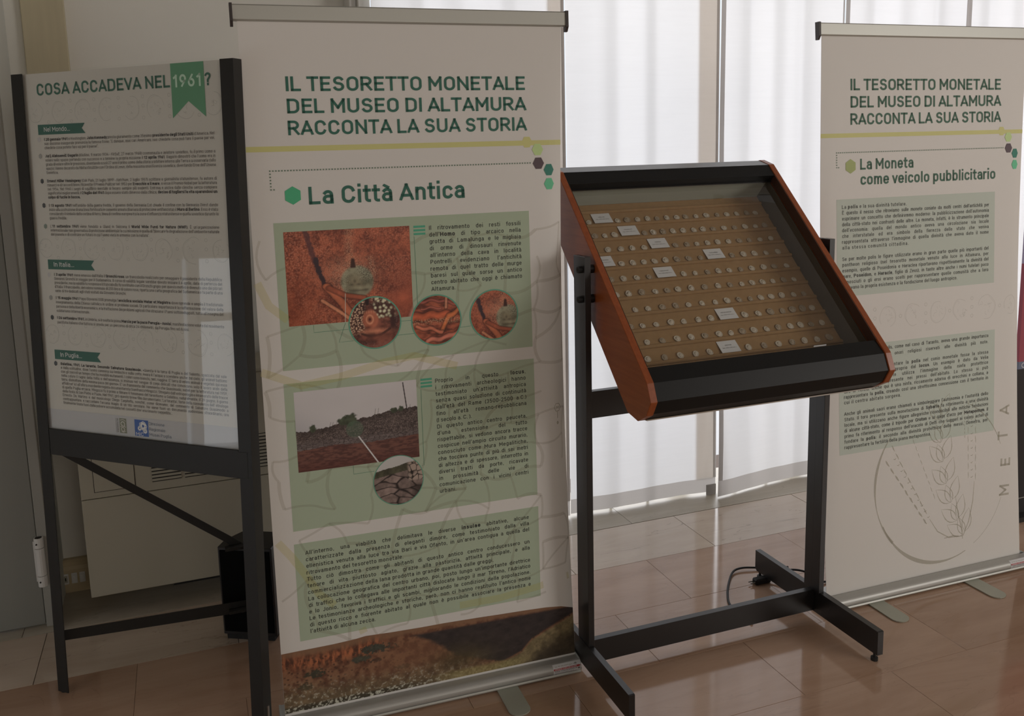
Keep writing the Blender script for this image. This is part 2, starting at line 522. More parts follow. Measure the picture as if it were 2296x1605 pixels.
# ------------------------------------------------------------------ lettering
# a single-line engraver's alphabet, drawn with strokes of a given weight.
# units: capital height 1, x-height .73. "x,y" = line to, "@cx,cy,rx,ry,a0,a1" = arc, ";" = next stroke
XH = 0.73
FONT = {
    'A': '.66 .04|0,0 .33,1 .66,0;.09,.26 .57,.26', 'B': '.57|0,0 0,1 .30,1 @.30,.765,.235,.235,90,-90 0,.53;.30,.53 @.305,.265,.265,.265,90,-90 0,0',
    'C': '.56|@.28,.70,.28,.30,15,180 @.28,.30,.28,.30,180,345', 'D': '.58|0,0 0,1 .28,1 @.28,.70,.30,.30,90,0 @.28,.30,.30,.30,0,-90 0,0',
    'E': '.47|.47,0 0,0 0,1 .47,1;0,.52 .41,.52', 'F': '.45|0,0 0,1 .45,1;0,.50 .40,.50',
    'G': '.57|@.285,.70,.285,.30,15,180 @.285,.30,.285,.30,180,360 .57,.46 .34,.46', 'H': '.58|0,0 0,1;.58,0 .58,1;0,.51 .58,.51', 'I': '.0|0,0 0,1',
    'J': '.40|.40,1 .40,.26 @.20,.26,.20,.26,0,-150', 'K': '.58 .08|0,0 0,1;.55,1 .02,.36;.20,.56 .58,0', 'L': '.45 .10|0,1 0,0 .45,0',
    'M': '.72|0,0 0,1 .36,.34 .72,1 .72,0', 'N': '.60|0,0 0,1 .60,0 .60,1', 'O': '.58|@.29,.70,.29,.30,0,180 @.29,.30,.29,.30,180,360 .58,.70',
    'P': '.55|0,0 0,1 .29,1 @.29,.73,.26,.27,90,-90 0,.46', 'Q': '.58|@.29,.70,.29,.30,0,180 @.29,.30,.29,.30,180,360 .58,.70;.36,.22 .60,-.06',
    'R': '.57 .12|0,0 0,1 .29,1 @.29,.73,.26,.27,90,-90 0,.46;.28,.46 .57,0', 'S': '.53|@.265,.755,.245,.245,28,180 @.265,.755,.245,.23,180,270 @.265,.265,.265,.26,90,0 @.265,.265,.265,.265,0,-155',
    'T': '.56 .06|0,1 .56,1;.28,1 .28,0', 'U': '.58|0,1 0,.29 @.29,.29,.29,.29,180,360 .58,1', 'V': '.62 .02|0,1 .31,0 .62,1',
    'W': '.96 .03|0,1 .22,0 .48,.92 .74,0 .96,1', 'X': '.60 .04|0,0 .58,1;.02,1 .60,0', 'Y': '.60 .02|0,1 .30,.44 .60,1;.30,.44 .30,0', 'Z': '.53|.02,1 .53,1 0,0 .53,0',
    'a': '.42|@.21,.545,.19,.185,150,0 .40,.50 .42,0;.41,.42 .19,.42 @.19,.21,.19,.21,90,270 .24,0 @.24,.18,.17,.18,-90,0', 'b': '.43|0,1.05 0,0;0,.50 @.215,.50,.215,.23,180,0 @.215,.23,.215,.23,0,-180',
    'c': '.38|@.215,.50,.215,.23,28,180 @.215,.23,.215,.23,180,332', 'd': '.43|.43,1.05 .43,0;.43,.50 @.215,.50,.215,.23,0,180 @.215,.23,.215,.23,180,360',
    'e': '.43|0,.37 .43,.37 .43,.48 @.215,.49,.215,.24,0,180 @.215,.24,.215,.24,180,325', 'f': '.27 .06|.29,1.05 @.25,.88,.13,.17,90,180 .12,0;0,.72 .27,.72',
    'g': '.43|.43,.50 @.215,.50,.215,.23,0,180 @.215,.24,.215,.23,180,360;.43,.73 .43,-.06 @.215,-.06,.215,.22,0,-140', 'h': '.42|0,1.05 0,0;0,.50 @.21,.51,.21,.22,180,0 .42,0',
    'i': '.0|0,.73 0,0;0,1.09 0,1.10', 'j': '.06|.06,.73 .06,-.12 @-.06,-.12,.12,.14,0,-80;.06,1.09 .06,1.10', 'k': '.40 .05|0,1.05 0,0;.38,.73 .03,.30;.13,.42 .41,0', 'l': '.0|0,1.05 0,0',
    'm': '.70|0,.73 0,0;0,.52 @.175,.54,.175,.19,180,0 .35,0;.35,.52 @.525,.54,.175,.19,180,0 .70,0', 'n': '.42|0,.73 0,0;0,.50 @.21,.51,.21,.22,180,0 .42,0',
    'o': '.44|@.22,.49,.22,.24,0,180 @.22,.24,.22,.24,180,360 .44,.49', 'p': '.43|0,.73 0,-.30;0,.50 @.215,.50,.215,.23,180,0 @.215,.23,.215,.23,0,-180',
    'q': '.43|.43,.73 .43,-.30;.43,.50 @.215,.50,.215,.23,0,180 @.215,.23,.215,.23,180,360', 'r': '.25 .05|0,.73 0,0;0,.50 @.20,.52,.20,.21,180,80',
    's': '.37|@.185,.56,.165,.17,30,180 @.185,.56,.165,.18,180,270 @.185,.19,.18,.19,90,0 @.185,.19,.185,.19,0,-150', 't': '.28 .06|.11,.98 .11,.16 @.25,.16,.14,.16,180,275;0,.72 .28,.72',
    'u': '.42|.42,.73 .42,0;0,.73 0,.22 @.21,.22,.21,.22,180,360', 'v': '.44 .01|0,.73 .22,0 .44,.73', 'w': '.68 .01|0,.73 .17,0 .34,.68 .51,0 .68,.73', 'x': '.42 .02|0,0 .42,.73;0,.73 .42,0',
    'y': '.44 .01|0,.73 .22,.02;.44,.73 .17,-.17 @.06,-.14,.11,.14,-20,-90', 'z': '.37|.01,.73 .37,.73 0,0 .37,0',
    '0': '.46|@.23,.75,.23,.25,0,180 @.23,.25,.23,.25,180,360 .46,.75', '1': '.24 .22|0,.80 .20,1 .20,0', '2': '.45|@.225,.765,.22,.235,165,0 @.225,.765,.22,.30,0,-45 0,0 .46,0',
    '3': '.45|@.22,.76,.20,.24,150,-90;.22,.52 @.22,.26,.235,.26,90,-150', '4': '.50|.28,1 0,.24 .52,.24;.37,.46 .37,0', '5': '.45|.42,1 .05,1 .03,.54 @.22,.32,.235,.30,135,-145',
    '6': '.46|.32,1 .06,.50;@.23,.30,.23,.30,0,360', '7': '.44|0,.86 0,1 .45,1 .16,0', '8': '.46|@.23,.76,.20,.24,-90,270;@.23,.265,.235,.265,-90,270', '9': '.46|.14,0 .40,.50;@.23,.70,.23,.30,0,360',
    '.': '.0 .16|0,0 0,.03', ',': '.05 .14|.05,.04 0,-.13', ':': '.0 .16|0,0 0,.03;0,.55 0,.58', ';': '.05 .14|.05,.04 0,-.13;.05,.55 .05,.58', '(': '.14 .08|@.34,.42,.34,.66,125,235', ')': '.14 .08|@-.20,.42,.34,.66,55,-55',
    '-': '.24 .12|0,.40 .24,.40', '’': '.06 .10|.06,1.05 0,.84', '"': '.14 .12|0,1.05 0,.86;.14,1.05 .14,.86', '?': '.38 .10|@.19,.80,.19,.20,160,0 @.19,.80,.19,.24,0,-50 .19,.42 .19,.28;.19,0 .19,.03',
    '«': '.34 .10|.15,.60 0,.38 .15,.16;.34,.60 .19,.38 .34,.16', '»': '.34 .10|0,.60 .15,.38 0,.16;.19,.60 .34,.38 .19,.16',
}
ACC = {'à': ('a', '.08,1.02 .26,.88'), 'è': ('e', '.08,1.02 .26,.88'), 'é': ('e', '.18,.88 .36,1.02'), 'ì': ('i', None), 'ò': ('o', '.08,1.02 .26,.88'), 'ù': ('u', '.08,1.02 .26,.88'), 'È': ('E', '.08,1.26 .28,1.13'),
       'č': ('c', '.06,1.02 .20,.88 .34,1.02'), 'š': ('s', '.04,1.02 .18,.88 .32,1.02'), 'ž': ('z', '.04,1.02 .18,.88 .32,1.02'), 'ë': ('e', '.10,.95 .10,.97;.33,.95 .33,.97')}
WT = {'r': 0.125, 'b': 0.195, 't': 0.170, 'l': 0.09}
GL = {}
CAP = 1.0


def _strokes(s, step):
    out = []
    for st in s.split(';'):
        pts = []
        for tk in st.split():
            if tk[0] == '@':
                cx, cy, rx, ry, a0, a1 = map(float, tk[1:].split(','))
                n = max(2, int(abs(a1 - a0) / step + 0.5))
                q = [(cx + rx * math.cos(math.radians(a0 + (a1 - a0) * k / n)), cy + ry * math.sin(math.radians(a0 + (a1 - a0) * k / n))) for k in range(n + 1)]
            else:
                q = [tuple(map(float, tk.split(',')))]
            for p in q:
                if not pts or math.hypot(p[0] - pts[-1][0], p[1] - pts[-1][1]) > 1e-4:
                    pts.append(p)
        out.append(pts)
    return out


def glyph(ch, st):
    key = (ch, st)
    if key in GL:
        return GL[key]
    if ch == ' ':
        GL[key] = ([], [], 0.33)
        return GL[key]
    base, extra = ACC.get(ch, (ch, ''))
    d = FONT.get(base, FONT['-'])
    head, body = d.split('|')
    hw = [float(t) for t in head.split()]
    W = hw[0]
    sb = hw[1] if len(hw) > 1 else 0.165
    if extra:
        body += ';' + extra
    elif extra is None:
        body = '0,.73 0,0;-.06,1.02 .08,.88'
    t = WT[st]
    V, F = [], []
    S = _strokes(body, 13 if st == 't' else 24)
    allp = [p for s in S for p in s]
    lo, hi = min(p[1] for p in allp), max(p[1] for p in allp)

    def ty(y):
        return t / 2 + y * (1 - t)
    ylo, yhi = ty(lo) - t / 2, ty(hi) + t / 2
    if ch in '.:;':
        ylo = 0.0
    for s in S:
        s = [(x, ty(y)) for x, y in s]
        # split at corners
        runs, cur = [], [s[0]]
        for i in range(1, len(s)):
            cur.append(s[i])
            if i < len(s) - 1:
                ax, ay = s[i][0] - s[i - 1][0], s[i][1] - s[i - 1][1]
                bx, by = s[i + 1][0] - s[i][0], s[i + 1][1] - s[i][1]
                ang = abs(math.degrees(math.atan2(ax * by - ay * bx, ax * bx + ay * by)))
                if ang > 46:
                    runs.append(cur)
                    cur = [s[i]]
        runs.append(cur)
        for r in runs:
            if len(r) < 2:
                continue
            closed = math.hypot(r[0][0] - r[-1][0], r[0][1] - r[-1][1]) < 1e-3
            if not closed:
                for e, f in ((0, 1), (-1, -2)):
                    dx, dy = r[e][0] - r[f][0], r[e][1] - r[f][1]
                    L_ = math.hypot(dx, dy) or 1
                    r[e] = (r[e][0] + dx / L_ * t / 2, r[e][1] + dy / L_ * t / 2)
            b = len(V)
            n = len(r)
            for i, p in enumerate(r):
                if closed and i in (0, n - 1):
                    q0, q1 = r[n - 2], r[1]
                else:
                    q0, q1 = r[max(i - 1, 0)], r[min(i + 1, n - 1)]
                d0 = (p[0] - q0[0], p[1] - q0[1]) if p != q0 else (q1[0] - p[0], q1[1] - p[1])
                d1 = (q1[0] - p[0], q1[1] - p[1]) if p != q1 else d0
                l0, l1 = math.hypot(*d0) or 1, math.hypot(*d1) or 1
                n0, n1 = (-d0[1] / l0, d0[0] / l0), (-d1[1] / l1, d1[0] / l1)
                mx, my = n0[0] + n1[0], n0[1] + n1[1]
                ml = math.hypot(mx, my) or 1
                mx, my = mx / ml, my / ml
                k = t / 2 / max(0.6, mx * n0[0] + my * n0[1])
                for sg in (1, -1):
                    V.append((p[0] + sg * mx * k, min(yhi, max(ylo, p[1] + sg * my * k))))
            F += [(b + 2 * i, b + 2 * i + 1, b + 2 * i + 3, b + 2 * i + 2) for i in range(n - 1)]
    side = (t + sb) / 2
    V = [(x + side, y) for x, y in V]
    GL[key] = (V, F, W + t + sb)
    return GL[key]


def parse(s, base='r'):
    out, bold = [], False
    for part in s.split('*'):
        out += [(c, 'b' if bold else base) for c in part]
        bold = not bold
    return out


def width(chars, sp=0.0):
    return sum(glyph(c, st)[2] + sp for c, st in chars)


def put(mb, s, u0, v, cap, place, w=None, sx=1.0, base='r', justify=True, minspace=0.20, rot=0, mi=0, even=False):
    """lay a line of type. cap: height of capitals; place(u,v)->world"""
    size = cap / CAP
    ch = parse(s, base)
    ns = sum(1 for c, _ in ch if c == ' ')
    nat = sum(glyph(c, st)[2] for c, st in ch if c != ' ')
    sp = 0.30
    ls = 0.0
    if even:
        sp = 0.33
        tot = nat + ns * sp
        need = w / size
        sx = min(1.0, need / tot)
        ls = max(0.0, (need / sx - tot) / len(ch))
    elif w is not None and justify:
        need = w / size
        if nat * sx + ns * minspace * sx > need:
            sx = need / (nat + ns * minspace)
        extra = need - nat * sx
        sp = extra / ns / sx if ns else 0
        if sp > 0.75 and len(ch) > 6:       # spread some of it between the letters, as the photo does
            ls = min(0.07, (sp - 0.6) * ns / len(ch))
            extra -= ls * sx * len(ch)
            sp = extra / ns / sx
    elif w is not None:
        sx = w / size / (nat + ns * sp)
    x = u0
    ca, sa = math.cos(rot), math.sin(rot)
    for c, st in ch:
        if c == ' ':
            x += (sp + ls) * size * sx
            continue
        gv, gf, adv = glyph(c, st)
        pts = []
        for a, b in gv:
            dx, dy = (x - u0) + a * size * sx, b * size
            pts.append(place(u0 + dx * ca - dy * sa, v + dx * sa + dy * ca))
        mb.add(pts, gf, 1 if (mb.bold_ink and st == 'b') else mi)
        x += (adv + ls) * size * sx
    return x - u0


def block_sx(lines, w, cap, cap_sx=1.0, minspace=0.22):
    size = cap / CAP
    b = cap_sx
    for l in lines:
        ch = parse(l)
        ns = sum(1 for c, _ in ch if c == ' ')
        nat = sum(glyph(c, st)[2] for c, st in ch if c != ' ')
        b = min(b, w / size / (nat + ns * minspace))
    return b


def paragraph(mb, lines, u0, u1, v0, dv, cap, place, full_last=False):
    w_ = u1 - u0
    sx = block_sx([l for l in lines if not l.startswith('~')], w_, cap)
    for i, l in enumerate(lines):
        last = l.startswith('~')
        l = l.lstrip('~')
        if last and '|' in l:            # a ragged line whose measured length is given
            wl, l = l.split('|')
            put(mb, l, u0, v0 - i * dv, cap, place, float(wl), 1.0, minspace=0.5, even=True)
        elif last:
            put(mb, l, u0, v0 - i * dv, cap, place, None, sx)
        else:
            put(mb, l, u0, v0 - i * dv, cap, place, w_, sx)


# ------------------------------------------------------------------ picture noise (numpy)


def vnoise(x, y, seed=0):
    xi, yi = np.floor(x).astype(int), np.floor(y).astype(int)
    xf, yf = x - xi, y - yi

    def h(a, b):
        n = (a * 374761393 + b * 668265263 + seed * 974634777) & 0xffffffff
        n = ((n ^ (n >> 13)) * 1274126177) & 0xffffffff
        return ((n ^ (n >> 16)) & 0xffff) / 65535.0
    u, v = xf * xf * (3 - 2 * xf), yf * yf * (3 - 2 * yf)
    return (h(xi, yi) * (1 - u) + h(xi + 1, yi) * u) * (1 - v) + (h(xi, yi + 1) * (1 - u) + h(xi + 1, yi + 1) * u) * v


def fbm(x, y, o=4, seed=0):
    s, a, t = 0, 0.5, 0
    for i in range(o):
        s = s + a * vnoise(x * 2 ** i, y * 2 ** i, seed + i)
        t += a
        a *= 0.55
    return s / t


def worley(x, y, seed=0):
    """distance to nearest and second nearest feature point"""
    xi, yi = np.floor(x).astype(int), np.floor(y).astype(int)
    d1 = np.full(x.shape, 9.0)
    d2 = np.full(x.shape, 9.0)
    idn = np.zeros(x.shape)
    for a in (-1, 0, 1):
        for b in (-1, 0, 1):
            def h(k):
                n = ((xi + a) * 374761393 + (yi + b) * 668265263 + (seed + k) * 974634777) & 0xffffffff
                n = ((n ^ (n >> 13)) * 1274126177) & 0xffffffff
                return ((n ^ (n >> 16)) & 0xffff) / 65535.0
            px, py = xi + a + h(1), yi + b + h(2)
            d = np.hypot(px - x, py - y)
            nearer = d < d1
            d2 = np.where(nearer, d1, np.minimum(d2, d))
            idn = np.where(nearer, h(3), idn)
            d1 = np.minimum(d1, d)
    return d1, d2, idn


def mixc(a, b, t):
    t = np.clip(t, 0, 1)[..., None]
    return a * (1 - t) + b * t


def ink(*c):
    return np.array(alb(*c, (141, 133, 124)), float)


def segd(x, y, pts):
    d = np.full(x.shape, 9.0)
    for (ax, ay), (bx, by) in zip(pts[:-1], pts[1:]):
        t = np.clip(((x - ax) * (bx - ax) + (y - ay) * (by - ay)) / ((bx - ax) ** 2 + (by - ay) ** 2), 0, 1)
        d = np.minimum(d, np.hypot(x - ax - t * (bx - ax), y - ay - t * (by - ay)))
    return d


def sst(a, b, x):
    t = np.clip((x - a) / (b - a), 0, 1)
    return t * t * (3 - 2 * t)


def pic_cave(X, Y):
    asp = 1.35
    wx, wy = X + 0.010 * (fbm(X * 30, Y * 30, 2, 5) - 0.5), Y + 0.012 * (fbm(X * 28, Y * 30, 2, 6) - 0.5)
    n = fbm(X * 9 * asp, Y * 9, 5, 1)
    n2 = fbm(X * 44 * asp, Y * 44, 3, 9)
    d1, d2, idn = worley(wx * 46 * asp, wy * 46, 3)
    e1, e2, ide = worley(wx * 80 * asp, wy * 80, 13)
    bub = (1 - sst(0.05, 0.60, d1)) * (0.35 + 0.65 * idn)
    bub2 = 1 - sst(0.05, 0.55, e1)
    base = mixc(ink(70, 28, 17), ink(122, 60, 38), sst(0.28, 0.7, 0.55 * n + 0.45 * n2))
    zone = sst(0.40, 0.66, fbm(X * 4.5, Y * 4.5, 3, 4))
    base = mixc(base, ink(146, 88, 64), bub * (0.22 + 0.42 * zone))
    base = mixc(base, ink(46, 18, 12), 0.45 * (1 - sst(0.0, 0.16, d2 - d1)))
    base = mixc(base, ink(92, 38, 18), 0.55 * sst(0.38, 0.0, X) * sst(0.25, 0.9, Y))
    # pale calcite round the brow
    pale = np.exp(-(((X - 0.50) / 0.19) ** 2 + ((Y - 0.47) / 0.15) ** 2))
    base = mixc(base, ink(158, 112, 86), pale * (0.10 + 0.75 * bub2))
    ridge = segd(X, Y, [(0.51, 0.0), (0.50, 0.2), (0.52, 0.42)])
    base = mixc(base, ink(160, 108, 80), 0.7 * (1 - sst(0.0, 0.06, ridge)) * bub2)
    ridge = segd(X, Y, [(0.67, 0.32), (0.69, 0.50)])
    base = mixc(base, ink(160, 112, 84), 0.7 * (1 - sst(0.0, 0.035, ridge)) * bub2)
    base = mixc(base, ink(78, 34, 24), 0.6 * sst(0.66, 0.9, X) * sst(0.15, 0.7, Y) * (0.5 + 0.5 * n))
    # green spot over the skull
    rr = np.hypot((X - 0.555) / 0.145, (Y - 0.570) / 0.19)
    sp = 1 - sst(0.82, 1.0, rr)
    skull = mixc(ink(62, 58, 42), ink(100, 94, 72), sst(0.3, 0.7, n))
    skull = mixc(skull, ink(128, 122, 98), bub2 * 0.75 * sst(0.60, 0.50, Y) * sst(0.53, 0.57, X))
    skull = mixc(skull, ink(118, 112, 88), bub2 * 0.6 * sst(0.52, 0.47, X))
    g1 = np.exp(-(((X - 0.545) / 0.05) ** 2 + ((Y - 0.56) / 0.07) ** 2))
    skull = mixc(skull, ink(104, 92, 68), g1 * 0.7)
    for cx, cy, ax, ay in ((0.535, 0.565, 0.013, 0.022), (0.565, 0.60, 0.016, 0.010), (0.51, 0.60, 0.014, 0.010)):
        skull = mixc(skull, ink(46, 42, 30), 0.75 * np.exp(-(((X - cx) / ax) ** 2 + ((Y - cy) / ay) ** 2)))
    skull = mixc(skull, ink(112, 102, 78), 0.6 * np.exp(-(((X - 0.56) / 0.07) ** 2 + ((Y - 0.635) / 0.018) ** 2)))
    skull = mixc(skull, ink(50, 45, 33), 0.7 * np.exp(-(((Y - 0.668 + 0.9 * (X - 0.565) ** 2) / 0.010) ** 2)) * sst(0.09, 0.06, np.abs(X - 0.565)))
    skull = mixc(skull, ink(92, 84, 64), 0.7 * np.exp(-(((X - 0.60) / 0.08) ** 2 + ((Y - 0.70) / 0.022) ** 2)))
    base = mixc(base, skull, sp * 0.94)
    # crack
    cx = segd(X + 0.02 * (n2 - 0.5), Y + 0.02 * (n - 0.5), [(0.155, -0.05), (0.185, 0.10), (0.21, 0.24), (0.235, 0.34)])
    base = mixc(base, ink(52, 28, 28), 0.85 * (1 - sst(0.014, 0.030, cx)))
    cx = segd(X + 0.02 * (n2 - 0.5), Y, [(0.235, 0.30), (0.25, 0.42), (0.295, 0.57)])
    base = mixc(base, ink(36, 22, 24), 1 - sst(0.014, 0.024, cx))
    tri = sst(0.028, 0.016, np.abs(X - 0.527) + 0.10 * np.clip(0.41 - Y, 0, 1)) * sst(0.30, 0.33, Y) * sst(0.43, 0.41, Y)
    base = mixc(base, ink(40, 18, 12), tri)
    # long bones, half sunk in the crust
    for pts, wb, c in (([(0.31, 0.60), (0.42, 0.78), (0.52, 0.98)], 0.034, (134, 70, 44)), ([(0.27, 0.75), (0.40, 0.88), (0.50, 0.99)], 0.017, (146, 90, 62)),
                       ([(0.33, 0.62), (0.45, 0.71), (0.60, 0.75)], 0.026, (112, 54, 34))):
        d = segd(X + 0.008 * (n2 - 0.5), Y, pts)
        base = mixc(base, ink(48, 18, 12), 0.7 * (1 - sst(wb, wb * 1.5, d)))
        base = mixc(base, ink(*c) * ((0.72 + 0.5 * n) * (1 - 0.35 * sst(0.2, 1.0, d / wb)) * (0.85 + 0.3 * n2))[..., None], 1 - sst(wb * 0.8, wb * 1.0, d))
    b3 = np.exp(-(((X - 0.93) / 0.09) ** 2 + ((Y - 0.80) / 0.12) ** 2))
    base = mixc(base, ink(128, 60, 38) * (0.7 + 0.6 * n[..., None]), b3 * 0.7)
    base = mixc(base, ink(140, 104, 86), sst(0.0, 0.05, X - 1.0 + 0.35 * (Y - 0.84)) * (Y > 0.84))
    return base


def pic_skull(X, Y):
    n = fbm(X * 7, Y * 7, 4, 21)
    d1, d2, idn = worley(X * 13, Y * 13, 33)
    e1, e2, ide = worley(X * 24, Y * 24, 38)
    big = (1 - sst(0.08, 0.55, d1))
    sm = (1 - sst(0.08, 0.55, e1))
    base = mixc(ink(40, 18, 15), ink(98, 52, 38), sst(0.3, 0.75, n))
    tr = sst(0.45, 0.52, X) * sst(0.46, 0.36, Y) * sst(0.95, 0.8, X)
    tl = sst(0.34, 0.26, X) * sst(0.75, 0.6, Y)
    base = mixc(base, ink(40, 20, 15), 0.8 * np.clip(tr + tl, 0, 1))
    base = mixc(base, ink(178, 138, 108) * (0.7 + 0.5 * idn[..., None]), big * tr)
    base = mixc(base, ink(158, 116, 90) * (0.7 + 0.5 * ide[..., None]), sm * np.clip(tl + 0.5 * sst(0.2, 0.0, Y), 0, 1))
    base = mixc(base, ink(90, 62, 54), 0.5 * sm * np.clip(sst(0.82, 0.95, Y) + sst(0.85, 0.95, X), 0, 1))
    base = mixc(base, ink(26, 10, 9), 1 - sst(0.025, 0.05, segd(X, Y, [(0.37, -0.02), (0.365, 0.12)])))
    nose = 1 - sst(0.75, 1.05, np.hypot((X - 0.42) / 0.17, (Y - 0.44) / 0.21) + 0.3 * (n - 0.5))
    base = mixc(base, ink(118, 62, 42) * (0.65 + 0.7 * n[..., None]), nose)
    for k in range(6):
        base = mixc(base, ink(150, 98, 70), 0.7 * nose * np.exp(-(((X - 0.30 - 0.045 * k) / 0.012) ** 2 + ((Y - 0.27) / 0.04) ** 2)))
    r = np.hypot((X - 0.40), (Y - 0.43) * 0.8)
    base = mixc(base, ink(38, 14, 9), np.exp(-(r / 0.035) ** 2))
    base = mixc(base, ink(150, 96, 68), 0.8 * np.exp(-((r - 0.065) / 0.014) ** 2) * (0.5 + n))
    for cx in (0.36, 0.64):
        base = mixc(base, ink(52, 22, 16), 0.8 * np.exp(-(((X - cx) / 0.07) ** 2 + ((Y - 0.585) / 0.035) ** 2)))
    jaw = np.exp(-(((X - 0.5) / 0.27) ** 2 + ((Y - 0.665) / 0.045) ** 2))
    base = mixc(base, ink(138, 82, 58) * (0.7 + 0.6 * n[..., None]), jaw * 0.95)
    d = segd(X, Y, [(0.24, 0.70), (0.40, 0.765), (0.60, 0.745), (0.78, 0.64)])
    base = mixc(base, ink(34, 15, 12), 0.85 * (1 - sst(0.014, 0.032, d)))
    chin = np.exp(-(((X - 0.62) / 0.26) ** 2 + ((Y - 0.80) / 0.07) ** 2))
    base = mixc(base, ink(92, 48, 34), chin * 0.8)
    return base


def pic_bones(X, Y):
    n = fbm(X * 6, Y * 14, 4, 51)
    base = mixc(ink(58, 24, 15), ink(116, 56, 36), sst(0.3, 0.72, n))
    for pts, wb, c in (([(0.1, 0.12), (0.5, 0.1), (1, 0.22)], 0.03, (118, 58, 44)), ([(0.0, 0.42), (0.45, 0.40), (0.75, 0.42)], 0.085, (148, 68, 40)),
                       ([(0.98, 0.3), (0.75, 0.45), (0.6, 0.72)], 0.05, (160, 78, 42)), ([(0.1, 0.62), (0.35, 0.66), (0.6, 0.74)], 0.04, (145, 78, 54)),
                       ([(0.72, 0.02), (0.70, 0.28)], 0.03, (150, 92, 66)), ([(0.2, 0.25), (0.6, 0.26)], 0.02, (128, 66, 50)), ([(0.3, 0.9), (0.7, 0.86), (1, 0.75)], 0.05, (150, 82, 62))):
        d = segd(X, Y + 0.02 * np.sin(X * 20), pts)
        base = mixc(base, ink(36, 13, 9), 0.7 * (1 - sst(wb, wb * 1.6, d)))
        base = mixc(base, ink(*c) * 0.8 * ((0.6 + 0.7 * n) * (1.1 - 0.5 * sst(0.1, 1.0, d / wb)))[..., None], 1 - sst(wb * 0.7, wb * 1.1, d))
    d1, _, _ = worley(X * 30, Y * 30, 71)
    base = mixc(base, ink(178, 120, 88), 0.5 * (1 - sst(0.1, 0.5, d1)) * sst(0.44, 0.5, Y) * sst(0.62, 0.5, Y))
    return base


def pic_wall(X, Y):
    n = fbm(X * 30, Y * 22, 4, 81)
    sky = mixc(ink(104, 99, 97), ink(136, 126, 118), sst(0.0, 0.5, 0.5 * (1 - Y) + 0.5 * X)) * (0.97 + 0.06 * fbm(X * 3, Y * 3, 3, 84)[..., None])
    hz = np.interp(X, [0, .08, .2, .33, .42, .5, .6, .66, .76, .88, 1], [.49, .505, .485, .455, .43, .425, .40, .385, .36, .355, .335])
    hz = hz + 0.028 * (fbm(X * 46, X * 0 + 3, 3, 85) - 0.5)
    d1, d2, idn = worley(X * 52, Y * 60, 87)
    edge = sst(0.02, 0.22, d2 - d1)
    stone = mixc(ink(22, 14, 13), ink(82, 68, 60), edge * (0.35 + 0.65 * idn))
    d1b, d2b, idb = worley(X * 24, Y * 34, 90)
    stone = mixc(stone, mixc(ink(24, 15, 14), ink(84, 72, 66), sst(0.02, 0.16, d2b - d1b) * (0.5 + 0.5 * idb)), 0.7 * sst(0.6, 0.68, Y))
    stone = mixc(stone, ink(34, 26, 22), 0.75 * sst(0.10, 0.0, Y - hz) * (0.5 + n * 0.7))
    gb = np.interp(X, [0, .3, .6, 1], [.735, .71, .73, .70]) + 0.02 * (n - 0.5)
    grd = mixc(ink(54, 31, 26), ink(78, 48, 38), sst(0.3, 0.7, fbm(X * 26, Y * 70, 4, 93)))
    grd = mixc(grd, ink(54, 25, 20), sst(0.85, 1.0, Y) * 0.6)
    img = np.where((Y < hz)[..., None], sky, np.where((Y < gb)[..., None], stone, grd))
    for bx, by, br in ((0.13, 0.475, 0.035), (0.38, 0.415, 0.045), (0.44, 0.42, 0.06), (0.80, 0.35, 0.03), (0.86, 0.345, 0.025)):
        b = np.hypot((X - bx), (Y - by) * 0.7) + 0.05 * (n - 0.5)
        img = mixc(img, mixc(ink(24, 26, 18), ink(62, 64, 46), n), 1 - sst(br * 0.7, br, b))
    g = 1 - sst(0.068, 0.075, np.hypot(X - 0.47, (Y - 0.54) * 0.68))
    img = mixc(img, ink(60, 74, 56), g * 0.4)
    img = mixc(img, ink(26, 20, 18), 1 - sst(0.003, 0.006, segd(X, Y, [(0.886, 0.02), (0.912, 0.375)])))
    for tx in (0.64, 0.665, 0.93, 0.27, 0.29, 0.32):
        img = mixc(img, ink(80, 70, 62), 0.7 * (1 - sst(0.001, 0.004, segd(X, Y, [(tx, 0.40 if tx > .5 else .47), (tx + 0.01, 0.31 if tx > .5 else .42)]))))
    img = mixc(img, ink(160, 156, 145), 1 - sst(0.003, 0.0075, segd(X, Y, [(0.50, 0.64), (0.654, 1.01)])))
    return img


def pic_stones(X, Y):
    n = fbm(X * 12, Y * 12, 4, 101)
    wx, wy = X + 0.06 * (fbm(X * 5, Y * 5, 2, 103) - 0.5), Y + 0.05 * np.sin(X * 4.5) + 0.05 * (fbm(X * 6, Y * 6, 2, 104) - 0.5)
    f1, f2, idf = worley(wx * 2.6, wy * 7.0, 107)
    edge = sst(0.02, 0.20, f2 - f1)
    st = mixc(ink(22, 15, 13), ink(98, 80, 70) * ((0.55 + 0.8 * n) * (0.75 + 0.4 * idf))[..., None], edge * (0.65 + 0.35 * n))
    hz = 0.10 + 0.18 * (1 - X) + 0.03 * n
    veg = mixc(ink(20, 18, 12), ink(66, 60, 42), n)
    sky = np.ones(X.shape + (3,)) * ink(128, 120, 110)
    vz = 0.42 - 0.15 * X
    img = np.where((Y < hz)[..., None], sky, np.where((Y < vz)[..., None], veg, st))
    d1, d2, idn = worley(X * 9, Y * 9, 110)
    img = mixc(img, mixc(ink(20, 14, 12), ink(112, 94, 80), sst(0.03, 0.2, d2 - d1)), sst(0.66, 0.74, X) * sst(0.12, 0.2, Y) * sst(0.58, 0.5, Y))
    img = mixc(img, ink(28, 19, 16), 0.8 * sst(0.70, 0.9, X) * sst(0.55, 0.7, Y))
    return img


